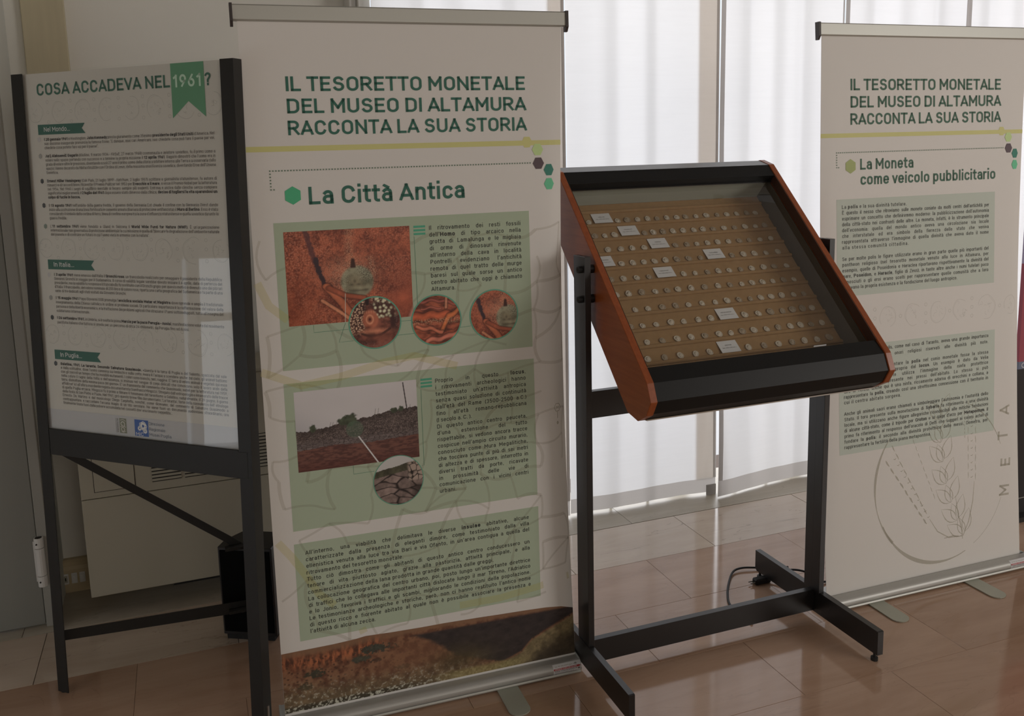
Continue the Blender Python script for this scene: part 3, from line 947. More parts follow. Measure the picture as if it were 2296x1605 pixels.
def pic_canyon(X, Y):
    """X 0..1, Y 0..1 down over the strip"""
    n = fbm(X * 60, Y * 14, 5, 121)
    n2 = fbm(X * 160, Y * 36, 3, 131)
    img = mixc(ink(76, 46, 32), ink(106, 72, 50), sst(0.3, 0.7, n))
    # plateau edge along the top
    top = np.interp(X, [0, .3, .45, .7, 1], [.10, .10, .05, .10, .16])
    img = mixc(img, ink(104, 74, 52), sst(top + 0.06, top, Y) * 0.8)
    # orange cliff band on the left
    cl = np.exp(-((Y - np.interp(X, [0, .1, .25, .4], [.20, .26, .20, .10])) / 0.10) ** 2) * sst(0.36, 0.27, X)
    cliff = mixc(ink(58, 32, 23), ink(140, 80, 50), sst(0.3, 0.75, fbm(X * 130, Y * 10, 4, 141)))
    img = mixc(img, cliff, cl * 0.95)
    # bushes
    for bx, by, bw, bh, c in ((.30, .24, .07, .09, (52, 50, 40)), (.25, .36, .04, .06, (58, 54, 42)), (.10, .45, .035, .08, (50, 46, 34)), (.07, .63, .028, .08, (46, 40, 28)),
                              (.38, .62, .03, .05, (48, 42, 30)), (.30, .43, .03, .04, (56, 42, 32))):
        b = np.hypot((X - bx) / bw, (Y - by) / bh) + 1.3 * (n2 - 0.5) + 0.6 * (n - 0.5)
        img = mixc(img, ink(*c) * (0.6 + 0.8 * n2[..., None]), 1 - sst(0.6, 0.85, b))
    # scattered tufts on the red slope
    d1, d2, idn = worley(X * 60, Y * 16, 151)
    img = mixc(img, ink(58, 36, 26), (1 - sst(0.14, 0.28, d1 + 0.25 * (n2 - .5))) * (idn > 0.45) * sst(0.15, 0.22, Y) * 0.85)
    # smooth rust slope
    sl = sst(0.26, 0.40, X + 0.3 * (Y - 0.4)) * sst(0.62, 0.5, X) * sst(0.12, 0.25, Y) * sst(0.85, 0.6, Y)
    img = mixc(img, mixc(ink(86, 54, 38), ink(112, 76, 52), n), sl * 0.6)
    # dark gorge between the rust slope and the right hand ridge
    xl = np.interp(Y, [.06, .15, .22, .40, .60, .80, 1], [.38, .405, .44, .50, .545, .66, .80]) + 0.02 * (n - 0.5)
    rl = np.interp(X, [.55, .66, .72, .80, .84, .90, 1], [1.2, 1.05, .93, .80, .62, .50, .32]) + 0.03 * (n - 0.5)
    go = sst(0.0, 0.03, X - xl) * sst(0.0, 0.05, rl - Y) * sst(0.10, 0.15, Y - 0.05 * X)
    img = mixc(img, mixc(ink(26, 20, 20), ink(52, 42, 37), fbm(X * 40, Y * 16, 4, 161)), go)
    ol = np.exp(-(((X - 0.575) / 0.11) ** 2 + ((Y - 0.72) / 0.22) ** 2))
    img = mixc(img, mixc(ink(46, 36, 22), ink(78, 64, 40), n), ol * 0.85)
    rg = sst(-0.02, 0.03, Y - rl) * (X > 0.64)
    img = mixc(img, mixc(ink(56, 44, 28), ink(112, 94, 64), n) * (0.75 + 0.5 * n2[..., None]), rg)
    img = mixc(img, ink(34, 26, 20), rg * sst(0.10, 0.4, Y - rl) * sst(0.80, 0.88, X) * 0.8)
    # pale scree and dry grass along the bottom left
    bl = sst(0.5, 0.85, Y + 0.25 * (0.15 - X) + 0.15 * (n - 0.5)) * sst(0.75, 0.4, X)
    gr = mixc(ink(60, 48, 32), ink(108, 90, 64), n)
    img = mixc(img, gr, bl * 0.8)
    fl = sst(0.74, 0.86, n2 + 0.25 * n) * bl
    img = mixc(img, ink(140, 128, 108), fl * 0.7)
    bt = sst(0.90, 0.97, Y + 0.04 * n)
    img = mixc(img, mixc(ink(50, 42, 30), ink(150, 140, 120), sst(0.5, 0.72, n2)), bt * sst(0.6, 0.3, X))
    by = sst(0.84, 0.92, Y) * sst(0.45, 0.6, X) * sst(0.85, 0.75, X)
    img = mixc(img, mixc(ink(80, 66, 36), ink(134, 118, 76), n2), by * 0.8)
    return img * 0.72


def picture(name, fn, u0, u1, v0, v1, place, parent, step=0.0012, circle=None, vtop=None, crop=(0, 1, 0, 1)):
    nx, ny = int((u1 - u0) / step), int((v1 - v0) / step)
    us = np.linspace(u0, u1, nx + 1)
    ts = np.linspace(0, 1, ny + 1)
    U, T = np.meshgrid(us, ts)
    VT = np.full(U.shape, v1) if vtop is None else np.interp(U, *vtop)
    V = v0 + T * (VT - v0)
    X = (U - u0) / (u1 - u0)
    Y = 1 - (V - v0) / (v1 - v0)
    colr = fn(crop[0] + X * (crop[1] - crop[0]), crop[2] + Y * (crop[3] - crop[2]))
    P = place(U.ravel(), V.ravel())
    W = nx + 1
    a = (np.arange(ny)[:, None] * W + np.arange(nx)[None, :])
    Fq = np.stack([a, a + 1, a + W + 1, a + W], -1).reshape(-1, 4)
    if circle:
        cu, cv, r = circle
        mu = (U[:-1, :-1] + U[1:, 1:]) / 2
        mv = (V[:-1, :-1] + V[1:, 1:]) / 2
        Fq = Fq[(np.hypot(mu - cu, mv - cv) < r).ravel()]
        used = np.unique(Fq)
        rm = np.zeros(len(P), int)
        rm[used] = np.arange(len(used))
        P, Fq = P[used], rm[Fq]
        colr = colr.reshape(-1, 3)[used]
    colr = np.clip(colr.reshape(-1, 3), 0.002, 0.9)
    me = bpy.data.meshes.new(name)
    L0 = np.array(wpos(parent))
    me.vertices.add(len(P))
    me.vertices.foreach_set('co', (P - L0).astype(np.float32).ravel())
    me.loops.add(Fq.size)
    me.loops.foreach_set('vertex_index', Fq.astype(np.int32).ravel())
    me.polygons.add(len(Fq))
    me.polygons.foreach_set('loop_start', np.arange(0, Fq.size, 4, dtype=np.int32))
    me.update(calc_edges=True)
    ca = me.color_attributes.new('Col', 'FLOAT_COLOR', 'POINT')
    ca.data.foreach_set('color', np.concatenate([colr, np.ones((len(colr), 1))], 1).astype(np.float32).ravel())
    me.materials.append(M_photo)
    o = bpy.data.objects.new(name, me)
    COL.objects.link(o)
    o.parent = parent
    return o


# planes: banner / poster frames ------------------------------------


def frame_axes(yaw, lean, roll):
    r = np.array([math.cos(yaw), math.sin(yaw), 0.0])
    b = np.array([-math.sin(yaw), math.cos(yaw), 0.0])
    up = np.array([0, 0, 1.0]) * math.cos(lean) + b * math.sin(lean)
    r2 = r * math.cos(roll) + up * math.sin(roll)
    up2 = up * math.cos(roll) - r * math.sin(roll)
    return r2, up2, b


def make_place(org, yaw, lean, roll, curl=None):
    r2, up2, b = frame_axes(yaw, lean, roll)
    org = np.array(org, float)

    def P(u, v, n=0.0):
        u = np.asarray(u, float)
        v = np.asarray(v, float)
        if curl:
            u, n = curl(u, v, n)
        q = org + u[..., None] * r2 + v[..., None] * up2 - np.asarray(n, float)[..., None] * b if u.ndim else org + u * r2 + v * up2 - n * b
        return q
    return P


def rect(mb, P, u0, u1, v0, v1, n, nu=1, nv=1, mi=0):
    us = np.linspace(u0, u1, nu + 1)
    vs = np.linspace(v0, v1, nv + 1)
    V = [P(u, v, n) for v in vs for u in us]
    W = nu + 1
    mb.add(V, [(j * W + i, j * W + i + 1, (j + 1) * W + i + 1, (j + 1) * W + i) for j in range(nv) for i in range(nu)], mi)


def poly(mb, P, pts, n, mi=0):
    mb.add([P(u, v, n) for u, v in pts], [tuple(range(len(pts)))], mi)


def hexa(mb, P, u, v, ru, rv, n, pointy=False, mi=0):
    a0 = math.pi / 6 if pointy else 0
    poly(mb, P, [(u + ru * math.cos(a0 + k * math.pi / 3), v + rv * math.sin(a0 + k * math.pi / 3)) for k in range(6)], n, mi)


def ribbon(mb, P, pts, wd, n, closed=False, mi=0):
    pts = list(pts)
    if closed:
        pts = pts + [pts[0], pts[1]]
    L, R = [], []
    for i, p in enumerate(pts):
        a = pts[max(i - 1, 0)]
        b = pts[min(i + 1, len(pts) - 1)]
        dx, dy = b[0] - a[0], b[1] - a[1]
        d = math.hypot(dx, dy) or 1
        ww = wd if not isinstance(wd, (list, tuple)) else wd[min(i, len(wd) - 1)]
        ox, oy = -dy / d * ww / 2, dx / d * ww / 2
        L.append((p[0] + ox, p[1] + oy))
        R.append((p[0] - ox, p[1] - oy))
    m = len(pts)
    mb.add([P(*q, n) for q in L + R], [(i, i + 1, m + i + 1, m + i) for i in range(m - 1)], mi)


def ring(mb, P, u, v, r, wd, n, seg=48, wob=0.0, a0=0.0, a1=2 * math.pi, sx=1.0, mi=0):
    k = [random.uniform(-wob, wob) for _ in range(6)]

    def rr(a):
        return r * (1 + k[0] * math.sin(2 * a) + k[1] * math.cos(3 * a) + k[2] * math.sin(5 * a + 1))
    pts = [(u + sx * rr(a) * math.cos(a), v + rr(a) * math.sin(a)) for a in np.linspace(a0, a1, seg + 1)]
    ribbon(mb, P, pts, wd, n, mi=mi)


def N0(P, n):
    return lambda u, v: P(u, v, n)


# ================================================================== THE ROOM
WY = 3.32       # wall the windows are in
LX, RX, BY, CZ = -2.6, 7.0, -5.0, 3.4
# floor -------------------------------------------------------------
floor = MB().box(LX - 0.3, RX + 0.3, BY - 0.3, 3.6, -0.25, -0.012).build('floor', M_grout, kind='structure')
rows = [3.018, 2.713, 2.408, 2.1175, 1.827, 1.527, 1.227, 0.927, 0.627, 0.327, 0.027, -0.273, -0.573, -0.873]
TW = 0.594
nt_ = 0
shared = {}
for j in range(len(rows) - 1):
    y1, y0 = rows[j], rows[j + 1]
    off = 1.851 if j % 2 == 0 else 1.548
    k0 = math.floor((LX - off) / TW)
    for k in range(k0, k0 + 13):
        x0 = off + k * TW
        if x0 > 4.9 or x0 + TW < LX:
            continue
        key = (round(y1 - y0, 4), 0 if j == 0 else 1)
        g = 0.0010 if j == 0 else 0.0004
        if key not in shared:
            a, b = TW / 2 - g, (y1 - y0) / 2 - g
            mb = MB()
            P8 = [(sx * (a - c), sy * (b - c), z) for z, c in ((-0.012, 0), (-0.0006, 0), (0.0, 0.0006)) for sx, sy in ((-1, -1), (1, -1), (1, 1), (-1, 1))]
            mb.add(P8, [(8, 9, 10, 11)] + [(4 * l + i, 4 * l + (i + 1) % 4, 4 * l + 4 + (i + 1) % 4, 4 * l + 4 + i) for l in (0, 1) for i in range(4)])
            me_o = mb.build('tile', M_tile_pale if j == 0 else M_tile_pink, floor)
            shared[key] = me_o.data
            o = me_o
        else:
            o = bpy.data.objects.new('tile', shared[key])
            COL.objects.link(o)
            o.parent = floor
        o.location = (x0 + TW / 2, (y0 + y1) / 2, RNG.uniform(-0.0002, 0.0002))
# back of the room: plain slab of the same marble
MB().box(LX, RX, BY, rows[-1] - 0.002, -0.012, 0.0).build('far_paving', M_tile_pink, floor)
MB().box(4.3, RX, rows[-1], 3.018, -0.0119, -0.0012).build('side_paving', M_tile_pink, floor)
# threshold stones under the curtains
for k, (a, b) in enumerate([(-0.6, 0.45), (0.45, 1.656), (1.656, 2.86), (2.86, 4.06), (4.06, 5.3), (5.3, RX)]):
    MB().box(a + 0.001, b - 0.001, 3.0195, 3.42, -0.012, 0.0005).build('threshold_stone', M_thresh, floor)
MB().box(LX, -0.601, 3.0195, 3.1, -0.012, 0.0005).build('threshold_stone', M_thresh, floor)

# walls -------------------------------------------------------------
box('ceiling', LX - 0.3, RX + 0.3, BY - 0.3, 3.7, CZ, CZ + 0.2, M_ceiling, kind='structure')
wb = MB()
wb.box(-0.50, 0.70, WY, WY + 0.25, 0.0, CZ)               # wall left of the windows
wb.box(0.70, RX, WY, WY + 0.25, 2.75, CZ)                 # above them
wb.box(RX - 0.6, RX, WY, WY + 0.25, 0.0, 2.75)
for a, b in ((1.385, 1.448), (2.062, 2.148), (2.712, 2.775), (3.40, 3.47), (4.08, 4.15), (4.76, 4.83), (5.44, 5.51)):
    wb.box((a + b) / 2 - 0.02, (a + b) / 2 + 0.02, 3.34, WY + 0.12, 0.0, 2.75)             # window posts
wall_back = wb.build('wall_back', M_wall, kind='structure')
# alcove side and the wall with the door
wl = MB()
wl.box(-0.62, -0.498, 3.085, WY + 0.25, 0, CZ)
wl.box(-1.52, -0.62, 3.085, 3.3, 2.12, CZ)
wl.box(LX, -1.52, 3.085, 3.3, 0, CZ)
wl.build('wall_door_side', M_wall_b, kind='structure')
# left wall with its glazed opening
w4 = MB()
w4.box(LX - 0.2, LX, BY, 0.55, 0, CZ)
w4.box(LX - 0.2, LX, 1.95, 3.3, 0, CZ)
w4.box(LX - 0.2, LX, 0.55, 1.95, 1.22, CZ)
w4.build('wall_left', M_wall, kind='structure')
win = MB()
for y in (0.55, 1.14, 1.80, 1.89):
    win.box(LX - 0.09, LX - 0.03, y, y + 0.06, 0.0, 1.22)
win.box(LX - 0.09, LX - 0.03, 0.61, 1.95, 0.0, 0.07)
win.box(LX - 0.09, LX - 0.03, 0.61, 1.95, 1.15, 1.22)
win.box(LX - 0.09, LX - 0.03, 0.61, 1.82, 0.80, 0.84)
wo = win.build('window_1', M_white_enamel, kind='structure')
box('pane', LX - 0.063, LX - 0.057, 0.60, 1.90, 0.06, 1.16, M_pane, wo)
box('wall_right', RX, RX + 0.2, BY, 3.6, 0, CZ, M_wall, kind='structure')
box('wall_front', LX, RX, BY - 0.2, BY, 0, CZ, M_wall, kind='structure')
box('ground_outside', -12, 16, 3.62, 14, -0.30, -0.2, M_outside, kind='structure')
box('trim_1', -0.4465, -0.3155, WY - 0.022, WY, 0.84, CZ, M_pilaster, kind='structure', bevel=0.002)
# skirting in the alcove, with a rounded top
sk = MB()
sk.prism([(WY, 0.0), (WY - 0.03, 0.0), (WY - 0.03, 0.085), (WY - 0.026, 0.097), (WY - 0.026, 0.112), (WY - 0.018, 0.120), (WY, 0.120)], lambda y, z, x: (x, y, z), -0.498, 0.69)
sk.build('baseboard_back', M_skirt, kind='structure')
# side frame of the first window, next to the wall
jm = MB()
jm.box(0.655, 0.700, 3.20, WY + 0.1, 0, 2.75)
jm.box(0.628, 0.655, 3.225, WY + 0.02, 0, 2.75)
jm.build('trim_2', M_white_enamel, kind='structure', bevel=0.003)
# grille outside the glass, seen as soft shadows on the cloth
gr = MB()
for x in (0.87, 1.01, 1.22, 1.655, 1.835, 2.285, 2.455, 2.595, 2.93, 3.13, 3.33, 3.6, 3.8, 3.98, 4.3, 4.5, 4.7, 4.95, 5.15, 5.3):
    gr.box(x - 0.0045, x + 0.0045, 3.201, 3.209, 0.0, 2.75)
gr.build('window_2', M_iron_grille, kind='structure')

# door ---------------------------------------------------------------
door = MB().box(-1.44, -0.534, 3.072, 3.112, 0.006, 2.06).build('door_1', M_door, kind='structure', bevel=0.002)
fr = MB()
fr.box(-0.531, -0.499, 3.060, 3.12, 0, 2.12)
fr.box(-1.50, -1.443, 3.060, 3.12, 0, 2.12)
fr.box(-1.443, -0.531, 3.060, 3.12, 2.065, 2.12)
fr.build('door_frame', mat('grey_frame_enamel', (0.34, 0.335, 0.30), 0.5), door, bevel=0.002)
hg = MB()
for z0, z1 in ((0.152, 0.188), (0.190, 0.284), (0.286, 0.320)):
    hg.tube([(-0.5255, 3.052, z0), (-0.5255, 3.052, z1)], 0.0145, 14)
hg.box(-0.545, -0.512, 3.060, 3.068, 0.165, 0.305)
ho = hg.build('hinge', M_white_enamel, door, smooth=False)
sm = MB()
for z in (0.17, 0.302):
    sm.tube([(-0.531, 3.0385, z), (-0.531, 3.0365, z)], 0.0028, 8)
sm.tube([(-0.5255, 3.052, 0.320), (-0.5255, 3.052, 0.3205)], 0.011, 12)
sm.build('screw', M_slot, ho)
# rounded kerb piece at the foot of the jamb
MB().prism([(3.06, 0.0), (3.03, 0.0), (3.03, 0.13), (3.04, 0.15), (3.06, 0.155)], lambda y, z, x: (x, y, z), -0.498, -0.484).build('trim_3', M_white_enamel, kind='structure')

# switches in the skirting ---------------------------------------------
for i, x in enumerate((-0.493, -0.4645, -0.438)):
    r = empty('switch', (x, WY - 0.030, 0.053), ['grey keyhole switch in the beige skirting, leftmost of three', 'plain white switch in the beige skirting, middle of three', 'white switch with small mark in the beige skirting, rightmost of three'][i], 'switch', 'three small switches low on the wall')
    box('plate', x - 0.0095, x + 0.0095, WY - 0.033, WY - 0.0302, 0.034, 0.073, M_white_enamel, r, bevel=0.0008)
    box('rocker', x - 0.006, x + 0.006, WY - 0.036, WY - 0.033, 0.041, 0.066, M_white_enamel if i else M_radiator, r, bevel=0.0006)
    if i == 0:
        box('keyhole', x - 0.002, x + 0.002, WY - 0.0364, WY - 0.0359, 0.048, 0.060, M_slot, r)

# radiator cabinet --------------------------------------------------------
ry = 3.05
rad = empty('radiator_cabinet', (0.1, 3.15, 0.08), 'cream metal heating cabinet with louvred slots behind the black poster stand', 'radiator')
box('lower_panel', -0.386, 0.60, ry, 3.29, 0.078, 0.4225, M_radiator, rad, bevel=0.002)
box('upper_panel', -0.386, 0.60, ry + 0.001, 3.29, 0.4245, 0.80, M_radiator, rad, bevel=0.002)
box('plinth', -0.13, 0.58, 3.20, 3.28, 0.0, 0.078, M_slot, rad)
box('top_cover', -0.392, 0.606, ry - 0.004, 3.29, 0.801, 0.815, M_radiator, rad, bevel=0.002)
fl_ = box('control_flap', -0.3425, -0.217, ry - 0.0025, ry + 0.0008, 0.448, 0.575, M_radiator, rad, bevel=0.0008)
m2 = MB()
for a, b, c, d in ((-0.3445, -0.3425, 0.446, 0.577), (-0.217, -0.215, 0.446, 0.577), (-0.3445, -0.215, 0.446, 0.448), (-0.3445, -0.215, 0.575, 0.577)):
    m2.box(a, b, ry - 0.0004, ry + 0.0012, c, d)
m2.build('flap_gap', M_slot, rad)
slat_me = None
for g in range(7):
    x0 = -0.162 + g * 0.1055
    vent = box('vent', x0, x0 + 0.094, ry - 0.0006, ry + 0.0011, 0.455, 0.578, M_slot, rad)
    for k in range(10):
        z = 0.4615 + k * 0.0122
        if slat_me is None:
            s = MB()
            s.add([(-0.047, 0, -0.0035), (0.047, 0, -0.0035), (0.047, -0.0036, 0.0018), (-0.047, -0.0036, 0.0018), (-0.047, 0, 0.0035), (0.047, 0, 0.0035)],
                  [(0, 1, 2, 3), (3, 2, 5, 4)])
            so = s.build('slat', M_radiator, vent, norm=False)
            # vertices were given relative to the slat itself
            vv = np.array([[-0.047, 0, 0.0046], [0.047, 0, 0.0046], [0.047, -0.0042, -0.0020], [-0.047, -0.0042, -0.0020], [-0.047, 0, -0.0028], [0.047, 0, -0.0028]], np.float32)
            so.data.vertices.foreach_set('co', vv.ravel())
            slat_me = so.data
        else:
            so = bpy.data.objects.new('slat', slat_me)
            COL.objects.link(so)
            so.parent = vent
        so.location = Vector((x0 + 0.047, ry - 0.0008, z)) - wpos(vent)

# curtains ---------------------------------------------------------------
curt = [(0.694, 1.4466, 3.165), (1.457, 2.153, 3.175), (2.157, 2.788, 3.172), (2.792, 3.490, 3.170), (3.494, 4.17, 3.172), (4.18, 4.86, 3.17), (4.87, 5.54, 3.172), (5.55, 6.38, 3.17)]
clab = ['white screen curtain partly hidden behind the central roller banner', 'white screen curtain above and below the left of the coin case', 'white screen curtain above the right end of the coin case, bottom corner swung forward',
        'white screen curtain above the left part of the right-hand roller banner', 'white screen curtain above the right corner of the right-hand roller banner',
        'white screen curtain out of view to the right', 'white screen curtain beyond the right edge of view', 'last white screen curtain by the right wall']
for ci, (a, b, y0) in enumerate(curt):
    root = empty('curtain', ((a + b) / 2, y0, 0.0), clab[ci], 'curtain', 'white screen curtains over the window wall')

    def cpos(x, z, a=a, b=b, y0=y0, ci=ci):
        t = (x - a) / (b - a)
        y = y0 + 0.003 * math.sin(t * 9 + ci * 2)
        # lower corners curl
        low = max(0.0, 1 - z / 0.9)
        if ci == 2:
            y -= 0.066 * low ** 1.5 * max(0, 1 - t / 0.75) ** 1.3
            x -= 0.03 * low ** 3.0 * max(0, 1 - t / 0.4)
            x += 0.004 * math.sin(z * 2.0) ** 2 * max(0, 1 - t / 0.3)
        elif ci == 1:
            y -= 0.012 * low * max(0, (t - 0.72) / 0.28) ** 1.5
            y += 0.010 * max(0, 1 - t / 0.3) * low
        else:
            y -= 0.006 * low * math.sin(t * 5 + ci)
        y += 0.0012 * math.sin(x * 41 + ci) * low
        return (x, y, z)
    zb = {1: 0.010, 2: 0.006}.get(ci, 0.010)
    hz = 0.073
    nx_ = 40
    for nm, z0, z1, nz, mt in (('cloth', hz, 2.75, 30, M_cloth), ('hem', zb, hz, 3, M_hem)):
        cm = MB()
        zs = [z0 + (z1 - z0) * (j / nz) ** (1.6 if nm == 'cloth' else 1) for j in range(nz + 1)]
        xs = [a + (b - a) * i / nx_ for i in range(nx_ + 1)]
        cm.add([cpos(x, z) for z in zs for x in xs], [(j * (nx_ + 1) + i, j * (nx_ + 1) + i + 1, (j + 1) * (nx_ + 1) + i + 1, (j + 1) * (nx_ + 1) + i) for j in range(nz) for i in range(nx_)])
        o = cm.build(nm, mt, root, smooth=True, norm=False)
    # folded side edge, doubled cloth
    em = MB()
    zs = [0.075 + (2.67) * j / 16 for j in range(17)]
    for sgn, xe, wd in ((1, b, 0.013 if ci in (0, 1) else 0.008),):
        em.add([(cpos(xe - wd, z)[0], cpos(xe - wd, z)[1] - 0.0022, z) for z in zs] + [(cpos(xe, z)[0] + 0.001, cpos(xe, z)[1] - 0.0022, z) for z in zs],
               [(j, 17 + j, 18 + j, j + 1) for j in range(16)])
    em.build('edge_fold', M_hem, root, norm=False)
    if ci >= 2:
        em = MB()
        em.add([(cpos(a, z)[0] + q, cpos(a, z)[1] - 0.0022, z) for q in (0.0, 0.022) for z in zs], [(j, 17 + j, 18 + j, j + 1) for j in range(16)])
        em.build('edge_fold', M_hem, root, norm=False)
    if ci < 2:      # the cloth is turned back behind the right side, doubling it
        w_ = (0.068, 0.096)[ci]
        em = MB()
        em.add([(b - q, cpos(b - q, z)[1] + 0.006, z) for q in (w_, 0.0) for z in zs], [(j, 17 + j, 18 + j, j + 1) for j in range(16)])
        em.build('turned_back_cloth', M_cloth2, root, norm=False)
    if ci == 1:
        MB().box(b - 0.052, b - 0.004, y0 - 0.024, y0 - 0.019, 0.0015, 0.047).build('weight_tab', M_hem, root)
    MB().box(a, b, y0 - 0.012, y0 + 0.012, 2.75, 2.775).build('rail', M_white_enamel, root)

# ================================================================== ROLLER BANNERS


def curlB(u, v, n):
    s = np.sin(np.clip((v - 0.06) / 1.80, 0, 1) * math.pi)
    e = np.clip((u - 0.795) / 0.055, 0, 1.2)
    return u - 0.012 * s * e ** 1.4, n - 0.012 * s * e ** 2


def curlC(u, v, n):
    s = np.sin(np.clip((v - 0.06) / 1.80, 0, 1) * math.pi)
    e = np.clip((u - 0.785) / 0.065, 0, 1.2)
    f = np.clip((0.05 - u) / 0.05, 0, 1.2)
    return u - 0.009 * s * e ** 1.4 - 0.008 * s * f, n - 0.014 * s * e ** 2 - 0.006 * s * f ** 2


def banner(name, org, yaw, lean, roll, curl, label, vtop=1.8679, feet=(0.17, 0.585), W=0.85, bar_over=0.012, cass=0.014):
    root = empty(name, (org[0] + 0.425 * math.cos(yaw), org[1] + 0.425 * math.sin(yaw), 0), label, 'banner')
    P = make_place((org[0], org[1], 0), yaw, lean, roll, curl)
    P0 = make_place((org[0], org[1], 0), yaw, 0, 0)
    Pt = make_place((org[0], org[1], 0), yaw, lean, roll)
    mb = MB()
    nu, nv = 34, 40
    us = [0.85 * i / nu for i in range(nu + 1)]
    vs = [0.030 + (vtop - 0.030) * j / nv for j in range(nv + 1)]
    Vf = [P(u, v, 0.0) for v in vs for u in us]
    Vb = [P(u, v, -0.0006) for v in vs for u in us]
    K = (nu + 1)
    q = [(j * K + i, j * K + i + 1, (j + 1) * K + i + 1, (j + 1) * K + i) for j in range(nv) for i in range(nu)]
    mb.add(Vf, q)
    mb.add(Vb, [tuple(reversed(f)) for f in q], 1)
    sheet = mb.build('printed_sheet', [M_sheet, M_sheet_back], root, smooth=True, norm=False)
    # top bar: flat aluminium profile with dark end caps
    t0, t1 = vtop - 0.004, vtop + 0.036
    tb = MB()
    prof = [(t0, 0.003), (t0 + 0.004, 0.0075), (t1 - 0.003, 0.0075), (t1, 0.004), (t1, -0.006), (t0, -0.006)]
    tb.prism(prof, lambda v, n, u: Pt(u, v, n), -0.010, W + bar_over)
    tb.build('top_bar', M_alu_flat, root)
    for e0, e1 in ((-0.0165, -0.0095), (W + bar_over - 0.0005, W + bar_over + 0.0075)):
        MB().prism([(t0 - 0.013, -0.008), (t0 - 0.013, 0.002), (t0 + 0.0, 0.0105), (t1 + 0.002, 0.0105), (t1 + 0.002, -0.009)], lambda v, n, u: Pt(u, v, n), e0, e1).build('end_cap', M_plastic_dark, root)
    # cassette: rounded aluminium housing
    pr = [(0.0035, 0.0405)]
    for k in range(16):
        a = math.radians(82 - k * 9.2)
        pr.append((0.018 + 0.020 * math.cos(a), 0.0205 + 0.0185 * math.sin(a)))
    pr += [(0.033, 0.004), (0.030, 0.0015), (-0.055, 0.0015), (-0.066, 0.012), (-0.066, 0.03), (-0.055, 0.0405), (-0.0045, 0.0405), (-0.0045, 0.030), (0.0035, 0.030)]
    MB().prism(pr, lambda n, z, u: P0(u, z, n), -0.008, W + cass).build('cassette', M_case, root)
    MB().prism([(0.0375, 0.0125), (0.0405, 0.0085), (0.0385, 0.0045), (0.033, 0.004)], lambda n, z, u: P0(u, z, n), -0.008, W + cass).build('cassette_lip', M_alu_flat, root)
    for e0, e1 in ((-0.0125, -0.008), (W + cass, W + cass + 0.0035)):
        MB().prism([(0.004, 0.0415), (0.022, 0.040), (0.034, 0.032), (0.039, 0.018), (0.034, 0.001), (-0.06, 0.001), (-0.067, 0.03), (-0.056, 0.0415)], lambda n, z, u: P0(u, z, n), e0, e1).build('cassette_end', M_alu_flat, root)
    # pole behind
    MB().tube([Pt(0.425, 0.03, -0.03), Pt(0.425, vtop + 0.01, -0.012)], 0.009, 12).build('support_pole', M_alu_flat, root, smooth=True)
    # swivel feet
    for fu in feet:
        pts = [(fu - 0.031, -0.10), (fu - 0.031, 0.138)] + [(fu - 0.031 * math.cos(a), 0.138 + 0.026 * math.sin(a)) for a in np.linspace(0.25, math.pi - 0.25, 9)] + [(fu + 0.031, 0.138), (fu + 0.031, -0.10)]
        MB().prism(pts, lambda u, n, z: P0(u, z, n), 0.0008, 0.0042).build('swivel_foot', M_foot, root)
    # maker's sticker on the housing
    PS = lambda u, v: P0(u, 0.021 + 0.0185 * math.sin((v) * 1.0), 0.018 + 0.0208 * math.cos(v))
    st = MB()
    u0, u1 = 0.765, 0.853
    vs2 = [-0.75 + 1.9 * j / 8 for j in range(9)]
    st.add([PS(u, v) for v in vs2 for u in (u0, u1)], [(2 * j, 2 * j + 1, 2 * j + 3, 2 * j + 2) for j in range(8)])
    so = st.build('sticker', M_card, root, norm=False)
    PS2 = lambda u, a: P0(u, 0.021 + 0.0187 * math.sin(a), 0.018 + 0.0212 * math.cos(a))
    rd = MB()
    rd.add([PS2(u, v) for v in (0.22, 0.36, 0.50) for u in (u0 + 0.001, 0.846 + (0.006 if v == 0.36 else 0))] , [(0, 1, 3, 2), (2, 3, 5, 4)])
    rd.build('red_arrow', M_red, so, norm=False)
    for s, a, h, mt, nm in (('ORDINA CON UN CLICK', 0.31, 0.0026, M_card, 'lettering'), ('www.stampaweb.it', 0.02, 0.0028, M_text, 'lettering'), ('stampa online banner roll up', -0.22, 0.0018, M_text_grey, 'lettering'),
                            ('tel. consegna in tutta Italia', -0.45, 0.0018, M_text_grey, 'lettering'), ('stampa', 0.68, 0.0032, M_alu_flat, 'lettering')):
        l_ = MB()
        put(l_, s, u0 + 0.004, 0, h, lambda u, dv, a=a: P0(u, 0.021 + 0.0189 * math.sin(a + dv / 0.019), 0.018 + 0.0215 * math.cos(a + dv / 0.019)), 0.070 if 'stampa ' not in s else 0.06, justify=False, base='b')
        l_.build(nm, mt, so, norm=False)
    em_ = MB()
    hexa(em_, lambda u, v, n: P0(u, 0.021 + 0.0189 * math.sin(v), 0.018 + 0.0215 * math.cos(v)), 0.845, 0.0, 0.0045, 0.16, 0)
    hexa(em_, lambda u, v, n: P0(u, 0.021 + 0.0189 * math.sin(v), 0.018 + 0.0215 * math.cos(v)), 0.836, 0.78, 0.004, 0.14, 0)
    em_.build('emblem', M_text_grey, so, norm=False)
    return root, sheet, P


